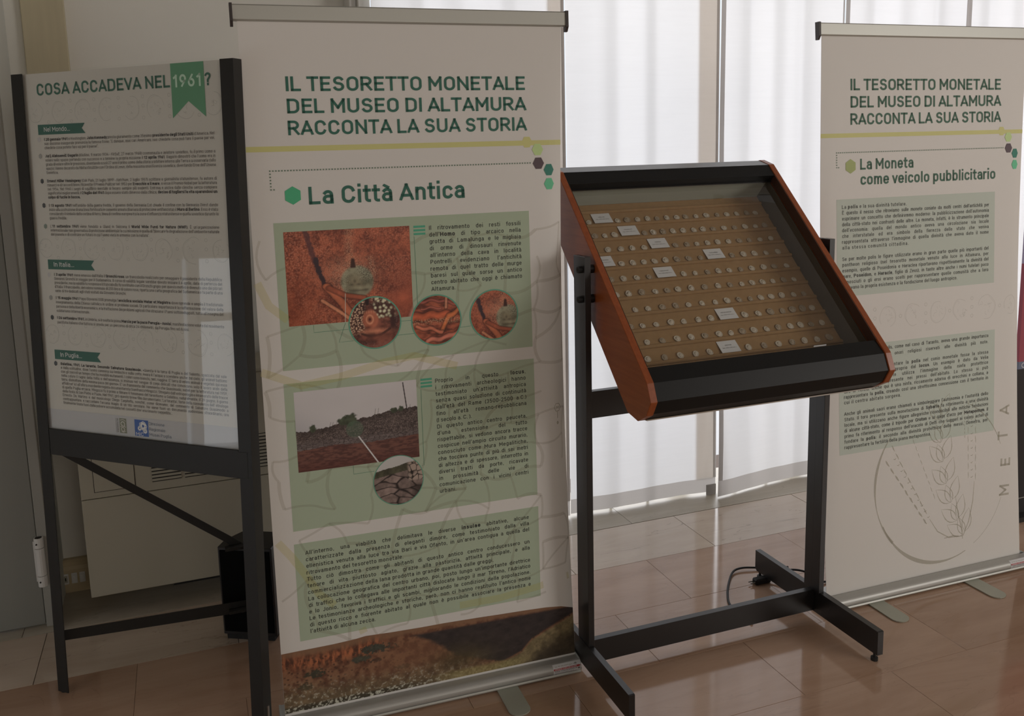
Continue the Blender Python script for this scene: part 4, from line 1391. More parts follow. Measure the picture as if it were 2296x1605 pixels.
def banner_header(sheet, P, tcol, title_w=(0.1035, 0.7445), yellow=(1.5475, 1.561)):
    m = MB()
    for s, v in (('IL TESORETTO MONETALE', 1.6960), ('DEL MUSEO DI ALTAMURA', 1.6415), ('RACCONTA LA SUA STORIA', 1.5875)):
        put(m, s, title_w[0], v, 0.0363, N0(P, 0.0009), title_w[1] - title_w[0], justify=False, base='t')
    m.build('title_lettering', tcol, sheet, norm=False)
    y = MB()
    rect(y, P, 0.0, 0.85, yellow[0], yellow[1], 0.0004, nu=40)
    hexa(y, P, 0.7425, 1.5565, 0.0155, 0.0165, 0.0005)
    y.build('yellow_stripe', M_yellow, sheet, norm=False)
    for (u, v, mt) in ((0.773, 1.5358, M_lime), (0.7745, 1.4985, M_brown), (0.806, 1.480, M_teal), (0.806, 1.4415, M_mint)):
        h = MB()
        hexa(h, P, u, v, 0.0165, 0.0178, 0.0008)
        h.build('hexagon', mt, sheet, norm=False)
    d = MB()
    u = 0.0545
    while u < 0.757:
        rect(d, P, u - 0.0018, u + 0.0018, 1.5000 - 0.0018, 1.5000 + 0.0018, 0.0007)
        u += 0.0074
    for k in range(1, 7):
        rect(d, P, 0.0545 - 0.0018, 0.0545 + 0.0018, 1.5 - 0.0078 * k - 0.0018, 1.5 - 0.0078 * k + 0.0018, 0.0007)
    rect(d, P, 0.0619 - 0.0018, 0.0619 + 0.0018, 1.5 - 0.0468 - 0.0018, 1.5 - 0.0468 + 0.0018, 0.0007)
    d.build('dotted_line', M_dots, sheet, norm=False)


# ---- central banner
rootB, shB, PB = banner('roller_banner', (0.16059, 2.21805), -0.028822, 0.02418, -0.001142, curlB,
                        'large central roll-up banner titled La Città Antica with cave and canyon photographs', feet=(0.17, 0.622), cass=0.0008)
banner_header(shB, PB, M_green_t)
m = MB()
hexa(m, PB, 0.1072, 1.4372, 0.0225, 0.0232, 0.0008, pointy=True)
m.build('hexagon', M_emerald, shB, norm=False)
m = MB()
put(m, 'La Città Antica', 0.1445, 1.4125, 0.0450, N0(PB, 0.0009), 0.4195, justify=False, base='t')
m.build('heading_lettering', M_green_t, shB, norm=False)
for (a, b, c, d) in ((0.0545, 0.7425, 0.9880, 1.3695), (0.0532, 0.7445, 0.5540, 0.9535), (0.0527, 0.7455, 0.2450, 0.5185)):
    m = MB()
    rect(m, PB, a, b, c, d, 0.0003)
    m.build('green_panel', M_wash, shB, norm=False)
# faint street map
m = MB()
rs = random.Random(3)
nodes = {}
for i in range(11):
    for j in range(15):
        jit = 0.030 if i < 8 else 0.010
        nodes[i, j] = (0.005 + i * 0.0835 + rs.uniform(-jit, jit), 0.24 + j * 0.076 + rs.uniform(-jit, jit) + (0.012 * (i - 8) if i >= 8 else 0))
for (i, j), p in nodes.items():
    for di, dj in ((1, 0), (0, 1), (1, 1)):
        q = nodes.get((i + di, j + dj))
        if not q or rs.random() < (0.30 if di + dj == 1 else 0.86):
            continue
        if min(p[0], q[0]) < 0.002 or max(p[0], q[0]) > 0.846:
            continue
        a_, b2_ = Vector(p), Vector(q)
        n_ = Vector((-(b2_ - a_).y, (b2_ - a_).x)) * rs.uniform(-0.16, 0.16)
        pts = [tuple(a_ + (b2_ - a_) * t + n_ * 4 * t * (1 - t)) for t in np.linspace(0, 1, 6)]
        ribbon(m, PB, pts, 0.0060 if rs.random() < 0.7 else 0.0090, 0.00045)
m.build('street_map', M_road, shB, norm=False)['kind'] = 'stuff'
for pts in ([(0.0, 0.99), (0.10, 0.945), (0.20, 0.958), (0.32, 0.985), (0.40, 0.995), (0.52, 0.955)], [(0.012, 0.53), (0.045, 0.485), (0.075, 0.435), (0.11, 0.37), (0.15, 0.33)],
            [(0.50, 0.262), (0.62, 0.262), (0.74, 0.275), (0.84, 0.292)], [(0.005, 1.22), (0.03, 1.16), (0.075, 1.12)], [(0.22, 0.25), (0.225, 0.235)]):
    my = MB()
    ribbon(my, PB, pts, 0.021, 0.0005)
    my.build('yellow_street', M_road_y, shB, norm=False)
# map pin with an M
m = MB()
ring(m, PB, 0.8165, 0.8037, 0.0125, 0.0022, 0.0006, seg=6)
ribbon(m, PB, [(0.8165, 0.7915), (0.8164, 0.772)], 0.0022, 0.0006)
hexa(m, PB, 0.8164, 0.7585, 0.0045, 0.0055, 0.0006)
put(m, 'M', 0.8105, 0.7985, 0.0095, N0(PB, 0.0007), 0.012, justify=False)
m.build('map_pin', M_relief, shB, norm=False)


def photo(nm, fn, a, b, c, d, **k):
    return picture(nm, fn, a, b, c, d, lambda u, v: PB(u, v, 0.0005), shB, **k)


photo('cave_photograph', pic_cave, 0.0772, 0.4040, 1.1025, 1.3455)
photo('stone_wall_photograph', pic_wall, 0.0770, 0.4032, 0.7128, 0.9290)
photo('canyon_photograph', pic_canyon, 0.0005, 0.8495, 0.0462, 0.2260,
      vtop=([0, .06, .14, .20, .2282, .30, .3861, .45, .55, .62, .70, .76, .81, .85], [.2185, .2190, .2195, .222, .2252, .2215, .2190, .2183, .2150, .2120, .2090, .2060, .2000, .1880]))
PBn = lambda n: (lambda u, v: PB(u, v, n))
for (cu, cv, r, fn, crop) in ((0.2999, 1.0943, 0.0690, pic_skull, (0, 1, 0, 1)), (0.4675, 1.0870, 0.0685, pic_bones, (0, 1, 0, 1)), (0.6315, 1.0885, 0.0690, pic_cave, (0.14, 0.66, 0.18, 0.86)), (0.3420, 0.6550, 0.0690, pic_stones, (0, 1, 0, 1))):
    picture('round_photograph', fn, cu - r, cu + r, cv - r, cv + r, PBn(0.0007), shB, circle=(cu, cv, r), crop=crop)
    m = MB()
    ring(m, PB, cu, cv, r, 0.0036 if cv > 0.8 else 0.0022, 0.0008, seg=72)
    m.build('photo_ring', M_ring, shB, norm=False)
for base in (1.3446, 0.9294):
    for k in range(3):
        m = MB()
        rect(m, PB, 0.4150, 0.4470, base - 0.0056 - k * 0.0096, base - k * 0.0096, 0.0006)
        m.build('green_bar', mat('ink_bar_green', alb(50, 100, 74), 0.6), shB, norm=False)
for pts in ([(0.4158, 1.3165), (0.4172, 1.135)], [(0.139, 1.1015), (0.139, 1.0818), (0.2285, 1.0826)], [(0.2216, 1.10), (0.2021, 1.0502), (0.2400, 1.0508)], [(0.3690, 1.0925), (0.3985, 1.0920)], [(0.3560, 1.055), (0.405, 1.056)], [(0.532, 1.061), (0.5640, 1.0625)],
            [(0.4154, 0.9006), (0.4147, 0.6870), (0.4085, 0.6870)], [(0.2209, 0.7128), (0.2208, 0.6886), (0.2770, 0.6894)]):
    m = MB()
    ribbon(m, PB, pts, 0.0013, 0.00055)
    m.build('leader_line', mat('ink_leader_green', alb(62, 84, 64), 0.6), shB, norm=False)
m = MB()
ribbon(m, PB, [(0.2256, 1.178), (0.2216, 1.1025)], 0.0012, 0.0009)
m.build('leader_line', mat('ink_pale_leader', alb(150, 140, 120), 0.6), shB, norm=False)
m = MB()
paragraph(m, ['Il ritrovamento dei resti fossili', 'dell’*Homo* di tipo arcaico nella', 'grotta di Lamalunga e le migliaia', 'di orme di dinosauri rinvenute', 'all’interno della cava in località', 'Pontrelli evidenziano l’antichità', 'remota di quel tratto delle murge', 'baresi sul quale sorse un antico', 'centro abitato che oggi è chiamato', '~0.069|Altamura.'],
          0.4568, 0.7182, 1.3315, 0.01830, 0.0112, N0(PB, 0.0009))
paragraph(m, ['Proprio in questo *locus*,', 'i ritrovamenti archeologici hanno', 'testimoniato un’attività antropica', 'senza quasi soluzione di continuità', 'dall’età del Rame (3500-2500 a.C.)', 'fino all’età romano-repubblicana', '~0.101|(I secolo a. C. ).', 'Di questo antico centro peuceta,', 'd’una estensione del tutto', 'rispettabile, si vedono ancora tracce', 'cospicue nell’ampio circuito murario,', 'conosciuto come Mura Megalitiche,', 'che toccava punte di più di sei metri', 'di altezza e di spessore, interrotto in', 'diversi tratti da porte, ricavate', 'in prossimità delle vie di', 'comunicazione con i vicini centri', '~0.049|urbani.'],
          0.4555, 0.7200, 0.9142, 0.01840, 0.0112, N0(PB, 0.0009))
paragraph(m, ['All’interno, una viabilità che delimitava le diverse *insulae* abitative, alcune', 'caratterizzate dalla presenza di eleganti dimore, come testimoniato dalla villa', 'ellenistica venuta alla luce tra via Bari e via Ofanto, in un’area contigua a quella del', '~0.265|ritrovamento del tesoretto monetale.', 'Tutto ciò dimostra come gli abitanti di questo antico centro conducessero un', 'tenore di vita piuttosto agiato, grazie alla pastorizia, attività principale, e alla', '~0.525|commercializzazione della lana prodotta in grande quantità dalle greggi.',
              'La collocazione geografica del centro urbano, poi, posto lungo un’importante direttrice', 'di traffici che lo collegava alle importanti città dislocate lungo il mar Tirreno, l’Adriatico', 'e lo Jonio, favoriva i traffici e gli scambi, migliorando le condizioni della popolazione.', 'Le testimonianze archeologiche e storiche, però, non ci hanno restituito l’antico nome', 'di questo ricco e fiorente abitato al quale non è possibile associare la presenza e', '~0.179|l’attività di alcuna zecca.'],
          0.0807, 0.7170, 0.4856, 0.01850, 0.0112, N0(PB, 0.0009))
m.build('body_lettering', M_text, shB, norm=False)

# ---- right hand banner
rootC, shC, PC_ = banner('roller_banner', (1.92445, 2.18249), -0.013643, 0.059074, -0.001486, curlC,
                         'right-hand roll-up banner titled La Moneta come veicolo pubblicitario, partly behind the coin case', feet=(0.172, 0.584))
banner_header(shC, PC_, M_green_t2, (0.1070, 0.7400))
m = MB()
hexa(m, PC_, 0.1084, 1.4560, 0.0225, 0.0232, 0.0008, pointy=True)
m.build('hexagon', M_olive, shC, norm=False)
m = MB()
put(m, 'La Moneta', 0.1450, 1.4440, 0.0350, N0(PC_, 0.0009), 0.2200, justify=False, base='t')
put(m, 'come veicolo pubblicitario', 0.1450, 1.3953, 0.0350, N0(PC_, 0.0009), 0.5740, justify=False, base='t')
m.build('heading_lettering', M_green_t2, shC, norm=False)
for (a, b, c, d) in ((0.0526, 0.7155, 1.0370, 1.3515), (0.0575, 0.7215, 0.5115, 0.8725)):
    m = MB()
    rect(m, PC_, a, b, c, d, 0.0003)
    m.build('green_panel', M_washC, shC, norm=False)
m = MB()
paragraph(m, ['~0.262|La *polis* e la sua divinità tutelare.', 'È questo il nesso che ritroviamo sulle monete coniate da molti centri dell’antichità per', 'esprimere un concetto che definiremmo moderno: la pubblicizzazione dell’autonomia', 'della città-stato nei confronti delle altre. La moneta, infatti, è lo strumento principale', 'dell’economia: quella del mondo antico aveva una circolazione sia locale', 'che interstatale ed era simbolo della fierezza dello stato che veniva', 'rappresentata attraverso l’immagine di quella divinità che aveva dato il nome', '~0.272|alla stessa comunità cittadina.'],
          0.0733, 0.6900, 1.3212, 0.01868, 0.0115, N0(PC_, 0.0009))
paragraph(m, ['Se per molte polis le figure utilizzate erano in gran parte quelle più importanti del', 'pantheon religioso (nel tesoretto monetale venuto alla luce in Altamura, per', 'esempio, quelle di Poseidonia e Heraclea riportavano rispettivamente la divinità del', 'mare, *Poseidon*, e *Heracle*, figlio di Zeus), in tante altre anche i numi tutelari poco', 'conosciuti o gli eroi erano scelti per rappresentare quelle comunità che a loro', '~0.479|dovevano la propria esistenza e la fondazione del luogo antropico.'],
          0.0730, 0.6902, 1.1535, 0.01860, 0.0115, N0(PC_, 0.0009))
paragraph(m, ['L’eroe fondatore della polis, come nel caso di Taranto, aveva una grande importanza', 'e riceveva gli stessi onori religiosi riservati alle divinità più note.'], 0.0760, 0.6928, 0.8485, 0.0215, 0.0115, N0(PC_, 0.0009))
paragraph(m, ['Accadeva che a rappresentare la *polis* nel conio monetale fosse la stessa', 'ninfa che aveva origine proprio dal *locus*. Un esempio è dato da Velia', 'che sulle sue monete utilizza l’immagine della ninfa protettrice', 'della fonte d’acqua presente nei pressi dell’abitato. Lo stesso si può', 'dire di Terina: anche qui è una ninfa, riccamente adorna di orecchini e collana, a', 'rappresentare la *polis*, creando così una strettissima connessione con il territorio in', '~0.236|cui il centro abitato sorgeva.'],
          0.0768, 0.6935, 0.7905, 0.01818, 0.0115, N0(PC_, 0.0009))
paragraph(m, ['Anche gli animali sacri erano chiamati a simboleggiare l’autonomia e l’autorità dello', 'Stato. Il toro presente sulla monetazione di *Sybaris* fa riferimento a una divinità', 'locale, ma si utilizzano anche figure allegoriche riconducibili alle mitiche fondazioni', 'di alcune città-stato, come il tripode per *Croton* e la spiga d’orzo per *Metapontum*. Il', 'primo fa riferimento al responso dell’oracolo di Delfi che suggerì ai coloni achei di', 'fondare la *polis*; il secondo alla divinità protettrice delle messi, Demetra, per', '~0.363|rappresentare la fertilità della piana metapontina.'],
          0.0772, 0.6945, 0.6432, 0.01875, 0.0115, N0(PC_, 0.0009))
m.build('body_lettering', mat('ink_black_right', alb(48, 46, 40, (158, 150, 139)), 0.6), shC, norm=False)


def coin_sketch(mb, P, u, v, r, n, rs, meta=False):
    a = rs.uniform(0, 6)
    ring(mb, P, u, v, r, 0.0009, n, 26, 0.04, a, a + rs.uniform(3.6, 5.6), sx=0.92)
    ring(mb, P, u, v, r * 0.9, 0.0006, n, 20, 0.04, a + 1, a + 3.2, sx=0.92)
    for k in range(9):
        aa, rr = rs.uniform(0, 6.28), r * rs.uniform(0.1, 0.62)
        c = (u + rr * math.cos(aa), v + rr * math.sin(aa))
        t = rs.uniform(0, 6.28)
        l_ = r * rs.uniform(0.12, 0.3)
        pts = [(c[0] + l_ * math.cos(t + q) * q, c[1] + l_ * math.sin(t + q) * q) for q in (0.0, 0.4, 0.8, 1.2)]
        ribbon(mb, P, pts, 0.0007, n)
    if meta:
        put(mb, 'META', u + r * 0.45, v - r * 0.75, 0.006, N0(P, n), rot=1.25, sx=0.9)


m = MB()
rs = random.Random(11)
for u, r, mt in ((0.151, 0.030, 0), (0.2561, 0.036, 0), (0.3623, 0.037, 0), (0.4672, 0.036, 0), (0.5669, 0.036, 1), (0.6825, 0.042, 0), (0.7928, 0.033, 0)):
    coin_sketch(m, PC_, u, 0.955, r, 0.0005, rs, mt)
for u, v in ((0.203, 0.985), (0.203, 0.955), (0.309, 0.955), (0.416, 0.985), (0.416, 0.955), (0.416, 0.925), (0.519, 0.955), (0.617, 0.99), (0.617, 0.96), (0.617, 0.93), (0.742, 0.955), (0.203, 0.925)):
    ring(m, PC_, u, v, 0.0055, 0.0011, 0.0005, 14)
m.build('coin_sketch_row', M_sketch, shC, norm=False)
# big barley-ear coin drawing
m = MB()
pts = [(0.49 + 0.282 * math.cos(a), 0.362 + 0.288 * math.sin(a)) for a in np.linspace(math.radians(205), math.radians(292), 30)]
ribbon(m, PC_, pts, [0.003 + 0.011 * math.sin(i / 29 * math.pi) ** 2 for i in range(30)], 0.0005)
pts = [(0.49 + 0.289 * math.cos(a), 0.366 + 0.283 * math.sin(a)) for a in np.linspace(math.radians(140), math.radians(222), 24)]
ribbon(m, PC_, pts, [0.003 + 0.007 * math.sin(i / 5) ** 2 for i in range(24)], 0.0005)
pts = [(0.49 + 0.28 * math.cos(a), 0.362 + 0.285 * math.sin(a)) for a in np.linspace(math.radians(20), math.radians(70), 16)]
ribbon(m, PC_, pts, [0.001 + 0.003 * math.sin(i / 15 * math.pi) for i in range(16)], 0.0005)
pts = [(0.49 + 0.285 * math.cos(a), 0.362 + 0.285 * math.sin(a)) for a in np.linspace(math.radians(300), math.radians(340), 16)]
ribbon(m, PC_, pts, 0.0012, 0.0005)


def dashed(a, b, off, wd, seg=9):
    for k in range(seg):
        t0, t1 = (k + 0.08) / seg, (k + 0.85) / seg
        p = [(a[0] + (b[0] - a[0]) * t + rs.uniform(-.0012, .0012) + off, a[1] + (b[1] - a[1]) * t) for t in np.linspace(t0, t1, 4)]
        ribbon(m, PC_, p, [wd * 0.4, wd * 1.2, wd, wd * 0.4], 0.0005)


for a, b, wd in (((0.245, 0.470), (0.425, 0.215), 0.0055), ((0.270, 0.520), (0.425, 0.250), 0.0035), ((0.360, 0.530), (0.46, 0.300), 0.002),
                 ((0.603, 0.640), (0.606, 0.350), 0.0022), ((0.637, 0.640), (0.640, 0.340), 0.0025), ((0.585, 0.620), (0.59, 0.50), 0.002)):
    dashed(a, b, 0, wd)
for a, b in (((0.285, 0.470), (0.43, 0.245)), ((0.620, 0.620), (0.622, 0.36))):
    for k in range(11):
        t = k / 10
        u, v = a[0] + (b[0] - a[0]) * t, a[1] + (b[1] - a[1]) * t
        ribbon(m, PC_, [(u - 0.006, v - 0.002), (u, v - 0.0035), (u + 0.006, v + 0.001)], [0.001, 0.003, 0.001], 0.0005)


def kernel(u, v, l, ang, wd=0.0022):
    for s in (-1, 1):
        pts = []
        for t in np.linspace(0, 1, 8):
            x, y = l * t, s * l * 0.24 * math.sin(math.pi * t ** 0.8) * (1 if t < 0.98 else 0)
            pts.append((u + x * math.cos(ang) - y * math.sin(ang), v + x * math.sin(ang) + y * math.cos(ang)))
        ribbon(m, PC_, pts, [wd * 0.4, wd, wd * 1.7, wd * 1.3, wd * 1.6, wd, wd * 0.7, wd * 0.3], 0.0005)


stem = [(0.585, 0.155), (0.555, 0.21), (0.528, 0.28), (0.505, 0.35), (0.490, 0.43), (0.482, 0.50), (0.478, 0.58)]
for k, (u, v) in enumerate(stem):
    kernel(u, v, 0.085, math.radians(148 - k * 4))
    kernel(u + 0.008, v + 0.01, 0.085, math.radians(78 - k * 2))
    kernel(u + 0.002, v, 0.07, math.radians(110))
for pts in ([(0.585, 0.150), (0.52, 0.155), (0.47, 0.185), (0.435, 0.235)], [(0.585, 0.150), (0.61, 0.20), (0.628, 0.27), (0.634, 0.34)], [(0.50, 0.155), (0.54, 0.158), (0.565, 0.152)], [(0.582, 0.14), (0.578, 0.18), (0.56, 0.24), (0.55, 0.30)]):
    ribbon(m, PC_, pts, [0.002, 0.004, 0.0035, 0.0015], 0.0005)
m.build('coin_drawing', M_relief, shC, norm=False)
for ch, u, v in (('M', 0.795, 0.2640), ('E', 0.800, 0.372), ('T', 0.786, 0.470), ('A', 0.793, 0.560)):
    m = MB()
    put(m, ch, u, v, 0.046, N0(PC_, 0.0006), rot=math.radians(88), sx=0.95, base='t')
    m.build('drawn_letter', M_relief, shC, norm=False)

# ================================================================== POSTER STAND (left)
AX, AY, AYAW, ALEAN = -0.44796, 2.64423, -0.701127, 0.035980
rootA = empty('poster_stand', (-0.17, 2.43, 0), 'black iron poster stand with framed white sheet headed Cosa accadeva nel 1961', 'stand')
PA_ = make_place((AX, AY, 0), AYAW, ALEAN, -0.00204)
WA, HA, BW = 0.7195, 1.7747, 0.0386


def mbox(u0, u1, v0, v1, n0, n1):
    return MB().box(u0, u1, v0, v1, n0, n1, fn=lambda u, v, n: tuple(PA_(u, v, n)))


def legp(u0, side):
    """L-section iron upright"""
    m_ = MB()
    if side < 0:
        pr = [(u0, -0.034), (u0, 0.0), (u0 + BW, 0.0), (u0 + BW, -0.003), (u0 + 0.004, -0.003), (u0 + 0.004, -0.034)]
    else:
        pr = [(u0 + BW, -0.034), (u0 + BW, 0.0), (u0, 0.0), (u0, -0.003), (u0 + BW - 0.004, -0.003), (u0 + BW - 0.004, -0.034)]
    m_.prism(pr, lambda u, n, v: tuple(PA_(u, v, n)), 0.004, HA)
    return m_


legp(0.0, -1).build('upright', M_dark_iron, rootA)
legp(WA - BW, 1).build('upright', M_dark_iron, rootA)
for u in (0.014, WA - 0.018):
    MB().tube([tuple(PA_(u, 0.0, -0.011)), tuple(PA_(u, 0.010, -0.011))], 0.010, 12).build('foot', M_rubber, rootA)
mbox(BW + 0.001, WA - BW - 0.001, 0.724, 0.7986, -0.006, -0.0005).build('bottom_rail', M_dark_iron, rootA, bevel=0.0008)
mbox(WA - BW - 0.001, WA - 0.0125, 0.727, 0.7955, -0.0004, 0.0009).build('rail_end_plate', M_dark_iron, rootA, bevel=0.0004)
poster = mbox(0.030, WA - 0.030, 0.775, 1.7741, -0.0120, -0.0105).build('poster', M_poster, rootA)
mbox(0.028, WA - 0.028, 0.77, 1.7785, -0.0060, -0.0035).build('glass_pane', M_pane, rootA)
mbox(0.028, WA - 0.028, 0.77, 1.7725, -0.0180, -0.0125).build('backing_board', M_radiator, rootA)
PN = -0.0104


def PAo(n):
    return lambda u, v: PA_(u, v, PN + n)


def PAn(u, v, n):
    return PA_(u, v, PN + n)


m = MB()
poly(m, PAn, [(0.5240, 1.7738), (0.6250, 1.7738), (0.6258, 1.6400), (0.5748, 1.6797), (0.5240, 1.6395)], 0.0006)
m.build('ribbon', M_ribbon, poster, norm=False)
m = MB()
put(m, 'COSA ACCADEVA NEL', 0.0755, 1.7158, 0.0312, PAo(0.0008), 0.4465, justify=False, base='t')
put(m, '?', 0.6255, 1.7150, 0.0312, PAo(0.0010), 0.0210, justify=False, base='t')
m.build('title_lettering', M_green_t, poster, norm=False)
m = MB()
put(m, '1961', 0.5275, 1.7148, 0.0312, PAo(0.0010), 0.0920, justify=False, base='t')
m.build('title_lettering', M_ribbon_t, poster, norm=False)
for s, v0, wd in (('Nel Mondo...', 1.6124, 0.0930), ('In Italia...', 1.2488, 0.0740), ('In Puglia...', 0.9978, 0.0790)):
    m = MB()
    poly(m, PAn, [(0.0725, v0), (0.2370, v0), (0.2253, v0 + 0.0133), (0.2366, v0 + 0.0267), (0.0725, v0 + 0.0267)], 0.0006)
    m.build('section_tag', M_tag, poster, norm=False)
    m = MB()
    put(m, s, 0.0925, v0 + 0.0078, 0.0122, PAo(0.0009), wd, justify=False)
    m.build('section_lettering', M_whiteink, poster, norm=False)
m = MB()
m.bold_ink = True
for lines, v0, dv in (
    (['Il *20 gennaio 1961* a Washington, *John Kennedy* presta giuramento come 35esimo *presidente degli Stati Uniti* d’America. Nel', 'suo discorso inaugurale pronuncia la famosa frase: "E dunque, miei cari Americani: non chiedete cosa può fare il paese per voi,', '~chiedete cosa potete fare voi per il paese".'], 1.5958, 0.0110),
    (['*Jurij Alekseevič Gagarin* (Klušino, 9 marzo 1934 - Kiržač, 27 marzo 1968) cosmonauta e aviatore sovietico, fu il primo uomo a', 'volare nello spazio portando con successo e a termine la propria missione il *12 aprile 1961*. Gagarin dimostrò che l’uomo era in', 'grado di volare oltre le previsioni, diventando a soli 27 anni il primo uomo della storia a orbitare intorno alla Terra e a osservarla dallo', 'spazio. Venne decorato da Nikita Khruščëv con l’Ordine di Lenin, della massima onorificenza sovietica, diventando Eroe dell’Unione', '~Sovietica.'], 1.5518, 0.0111),
    (['*Ernest Miller Hemingway* (Oak Park, 21 luglio 1899 - Ketchum, 2 luglio 1961) scrittore e giornalista statunitense, fu autore di', 'romanzi e di racconti brevi. Ricevette il Premio Pulitzer nel 1953 per *Il vecchio e il mare*, e vinse il Premio Nobel per la letteratura', 'nel 1954. Nel 1960 i segni di squilibrio mentale si fecero sempre più evidenti. Entrava e usciva dalle cliniche senza compiere', 'significativi miglioramenti. Il *2 luglio del 1961* dopo essere stato dimesso dalla clinica, *decise di togliersi la vita sparandosi un*', '~*colpo di fucile in bocca.*'], 1.4850, 0.0109),
    (['Il *13 agosto 1961* nell’ambito della guerra fredda, il governo della Germania Est chiude il confine con la Germania Ovest dando', 'inizio alla costruzione di una linea fortificata in cemento armato (Barriera di protezione antifascista): il *Muro di Berlino*. Esso è stato', 'considerato il simbolo della cortina di ferro, linea di confine europea tra la zona d’influenza statunitense e quella sovietica durante la', '~guerra fredda.'], 1.4192, 0.0113),
    (['L’*11 settembre 1961* viene fondato a Gland in Svizzera il *World Wide Fund for Nature (WWF)*. È un’organizzazione', 'internazionale non governativa di protezione ambientale la cui missione è quella di "bloccare la degradazione dell’ambiente naturale', '~del pianeta e di costruire un futuro in cui l’uomo vivrà in armonia con la natura".'], 1.3630, 0.0111),
    (['Il *3 aprile 1961* viene emesso dall’Italia il *Gronchi rosa*, un francobollo realizzato per omaggiare il presidente della Repubblica', 'Giovanni Gronchi in viaggio per il Sudamerica. Il corso di validità legale sarebbe dovuto iniziare il 6 aprile, data di partenza del', 'presidente, ma la validità fu sospesa e il francobollo fu sostituito con il Gronchi grigio; per questo motivo è divenuto uno dei più rari', 'd’Italia. Il francobollo, del valore nominale di 205 lire e di colore rosa, riporta una carta geografica del Sudamerica e fa parte di una', '~serie di tre dedicati agli stati visitati da Giovanni Gronchi.'], 1.2310, 0.0112),
    (['Il *15 maggio 1961* Papa Giovanni XXIII promulga l’*enciclica sociale Mater et Magistra* dove riprende e amplia il tradizionale', 'insegnamento della Chiesa cattolica in ordine ai problemi sociali. Di particolare importanza è la riaffermazione del valore della', 'persona e della libertà economica, e la trattazione dei problemi agricoli che straziano i Paesi sottosviluppati, tutto all’insegna del', '~solidarismo internazionale.'], 1.1668, 0.0120),
    (['Il *24 settembre 1961*, in Umbria, si è svolta la prima *Marcia per la pace Perugia - Assisi*, manifestazione voluta dal movimento', '~pacifista italiano che tuttora si snoda per un percorso di circa 24 chilometri, da Perugia fino ad Assisi.'], 1.1112, 0.0124),
    (['*Galatina, 1961. La taranta. Secondo Salvatore Quasimodo.* «Questa è la terra di Puglia e del Salento, spaccata dal sole', 'e dalla solitudine, dove l’uomo cammina sui lentischi e sulla creta. Avara è l’acqua a scendere anche dal cielo, gli animali battono', 'con gli zoccoli un tempo che ha invisibili mutamenti. I colori sono bianchi, neri, ruggine. E’ terra di veleni animali e vegetali: qui esce', 'nella calura il ragno della follia e dell’assenza, si insinua nel sangue di corpi delicati che conoscono solo il lavoro arido della', 'terra, distruttore della minima pace del giorno». E’ un frammento del commento che Quasimodo, nobel per la letteratura nel 1959,', 'affidò nel ’61 all’allora esordiente regista documentarista Gianfranco Mingozzi. Stregato dall’antropologia e innamorato delle tracce', 'di quella Puglia arcaica, Mingozzi fu il primo a filmare il fenomeno del tarantismo a Galatina, naturalmente, il 29 giugno, il giorno', 'della festa di San Pietro e Paolo. Nel 1961, girò questo breve film documentario: ’La taranta’, forte della consulenza dell’ etnologo', 'Ernesto De Martino e del musicologo Diego Carpitella, nonché, come dicevamo, del commento di Salvatore Quasimodo a', 'contrappuntare e raccontare l’arcana magia di un rito secolare. Ne viene fuori un documento audiovisivo straordinario, ora', '~finalmente tirato fuori dalla polvere accumulata nei cassetti dov’ era rimasto seppellito...'], 0.9820, 0.01105)):
    paragraph(m, lines, 0.0908, 0.6480, v0, dv, 0.0078, PAo(0.0008))
m.build('body_lettering', [mat('ink_poster_text', alb(66, 60, 52, (120, 113, 101), 0.76), 0.7), mat('ink_poster_bold', alb(36, 33, 30, (120, 113, 101), 0.76), 0.7)], poster, norm=False)
for v, c in ((1.6000, 0), (1.5555, 1), (1.4885, 3), (1.4230, 3), (1.3665, 2), (1.2335, 0), (1.1700, 1), (1.1150, 3), (0.9855, 3)):
    m = MB()
    hexa(m, PAn, 0.0735, v, 0.0062, 0.0072, 0.0007, pointy=True)
    m.build('bullet', [mat('ink_bullet_0', alb(112, 104, 94, (122, 115, 104), .76)), mat('ink_bullet_1', alb(92, 86, 76, (122, 115, 104), .76)), mat('ink_bullet_2', alb(72, 76, 64, (122, 115, 104), .76)), mat('ink_bullet_3', alb(38, 38, 36, (122, 115, 104), .76))][c], poster, norm=False)
m = MB()
rs = random.Random(29)
for v in (1.671, 1.307, 1.068):
    for u, r, mt in ((0.070, 0.026, 0), (0.151, 0.027, 0), (0.232, 0.029, 0), (0.313, 0.029, 0), (0.3935, 0.029, 0), (0.4705, 0.029, 1), (0.563, 0.034, 0), (0.650, 0.028, 0)):
        coin_sketch(m, PAn, u, v, r, 0.0005, rs, mt)
    for u in (0.112, 0.192, 0.272, 0.353, 0.432, 0.515, 0.605):
        ring(m, PAn, u, v + rs.choice((0, 0.004)), 0.0042, 0.0009, 0.0005, 12)
        ring(m, PAn, u, v + 0.027, 0.0042, 0.0009, 0.0005, 12)
        ring(m, PAn, u, v - 0.026, 0.0042, 0.0009, 0.0005, 12)
m.build('coin_sketch_row', M_sketch, poster, norm=False)
m = MB()
rect(m, PAn, 0.033, WA - 0.033, 0.778, 0.8545, 0.0003)
m.build('footer_band', M_lilac, poster, norm=False)
m = MB()
rect(m, PAn, 0.3390, 0.3855, 0.8035, 0.8485, 0.0006)
m.build('blue_logo', M_blue, poster, norm=False)
m = MB()
put(m, 'MiC', 0.3420, 0.8045, 0.0095, PAo(0.0010), 0.0270, justify=False)
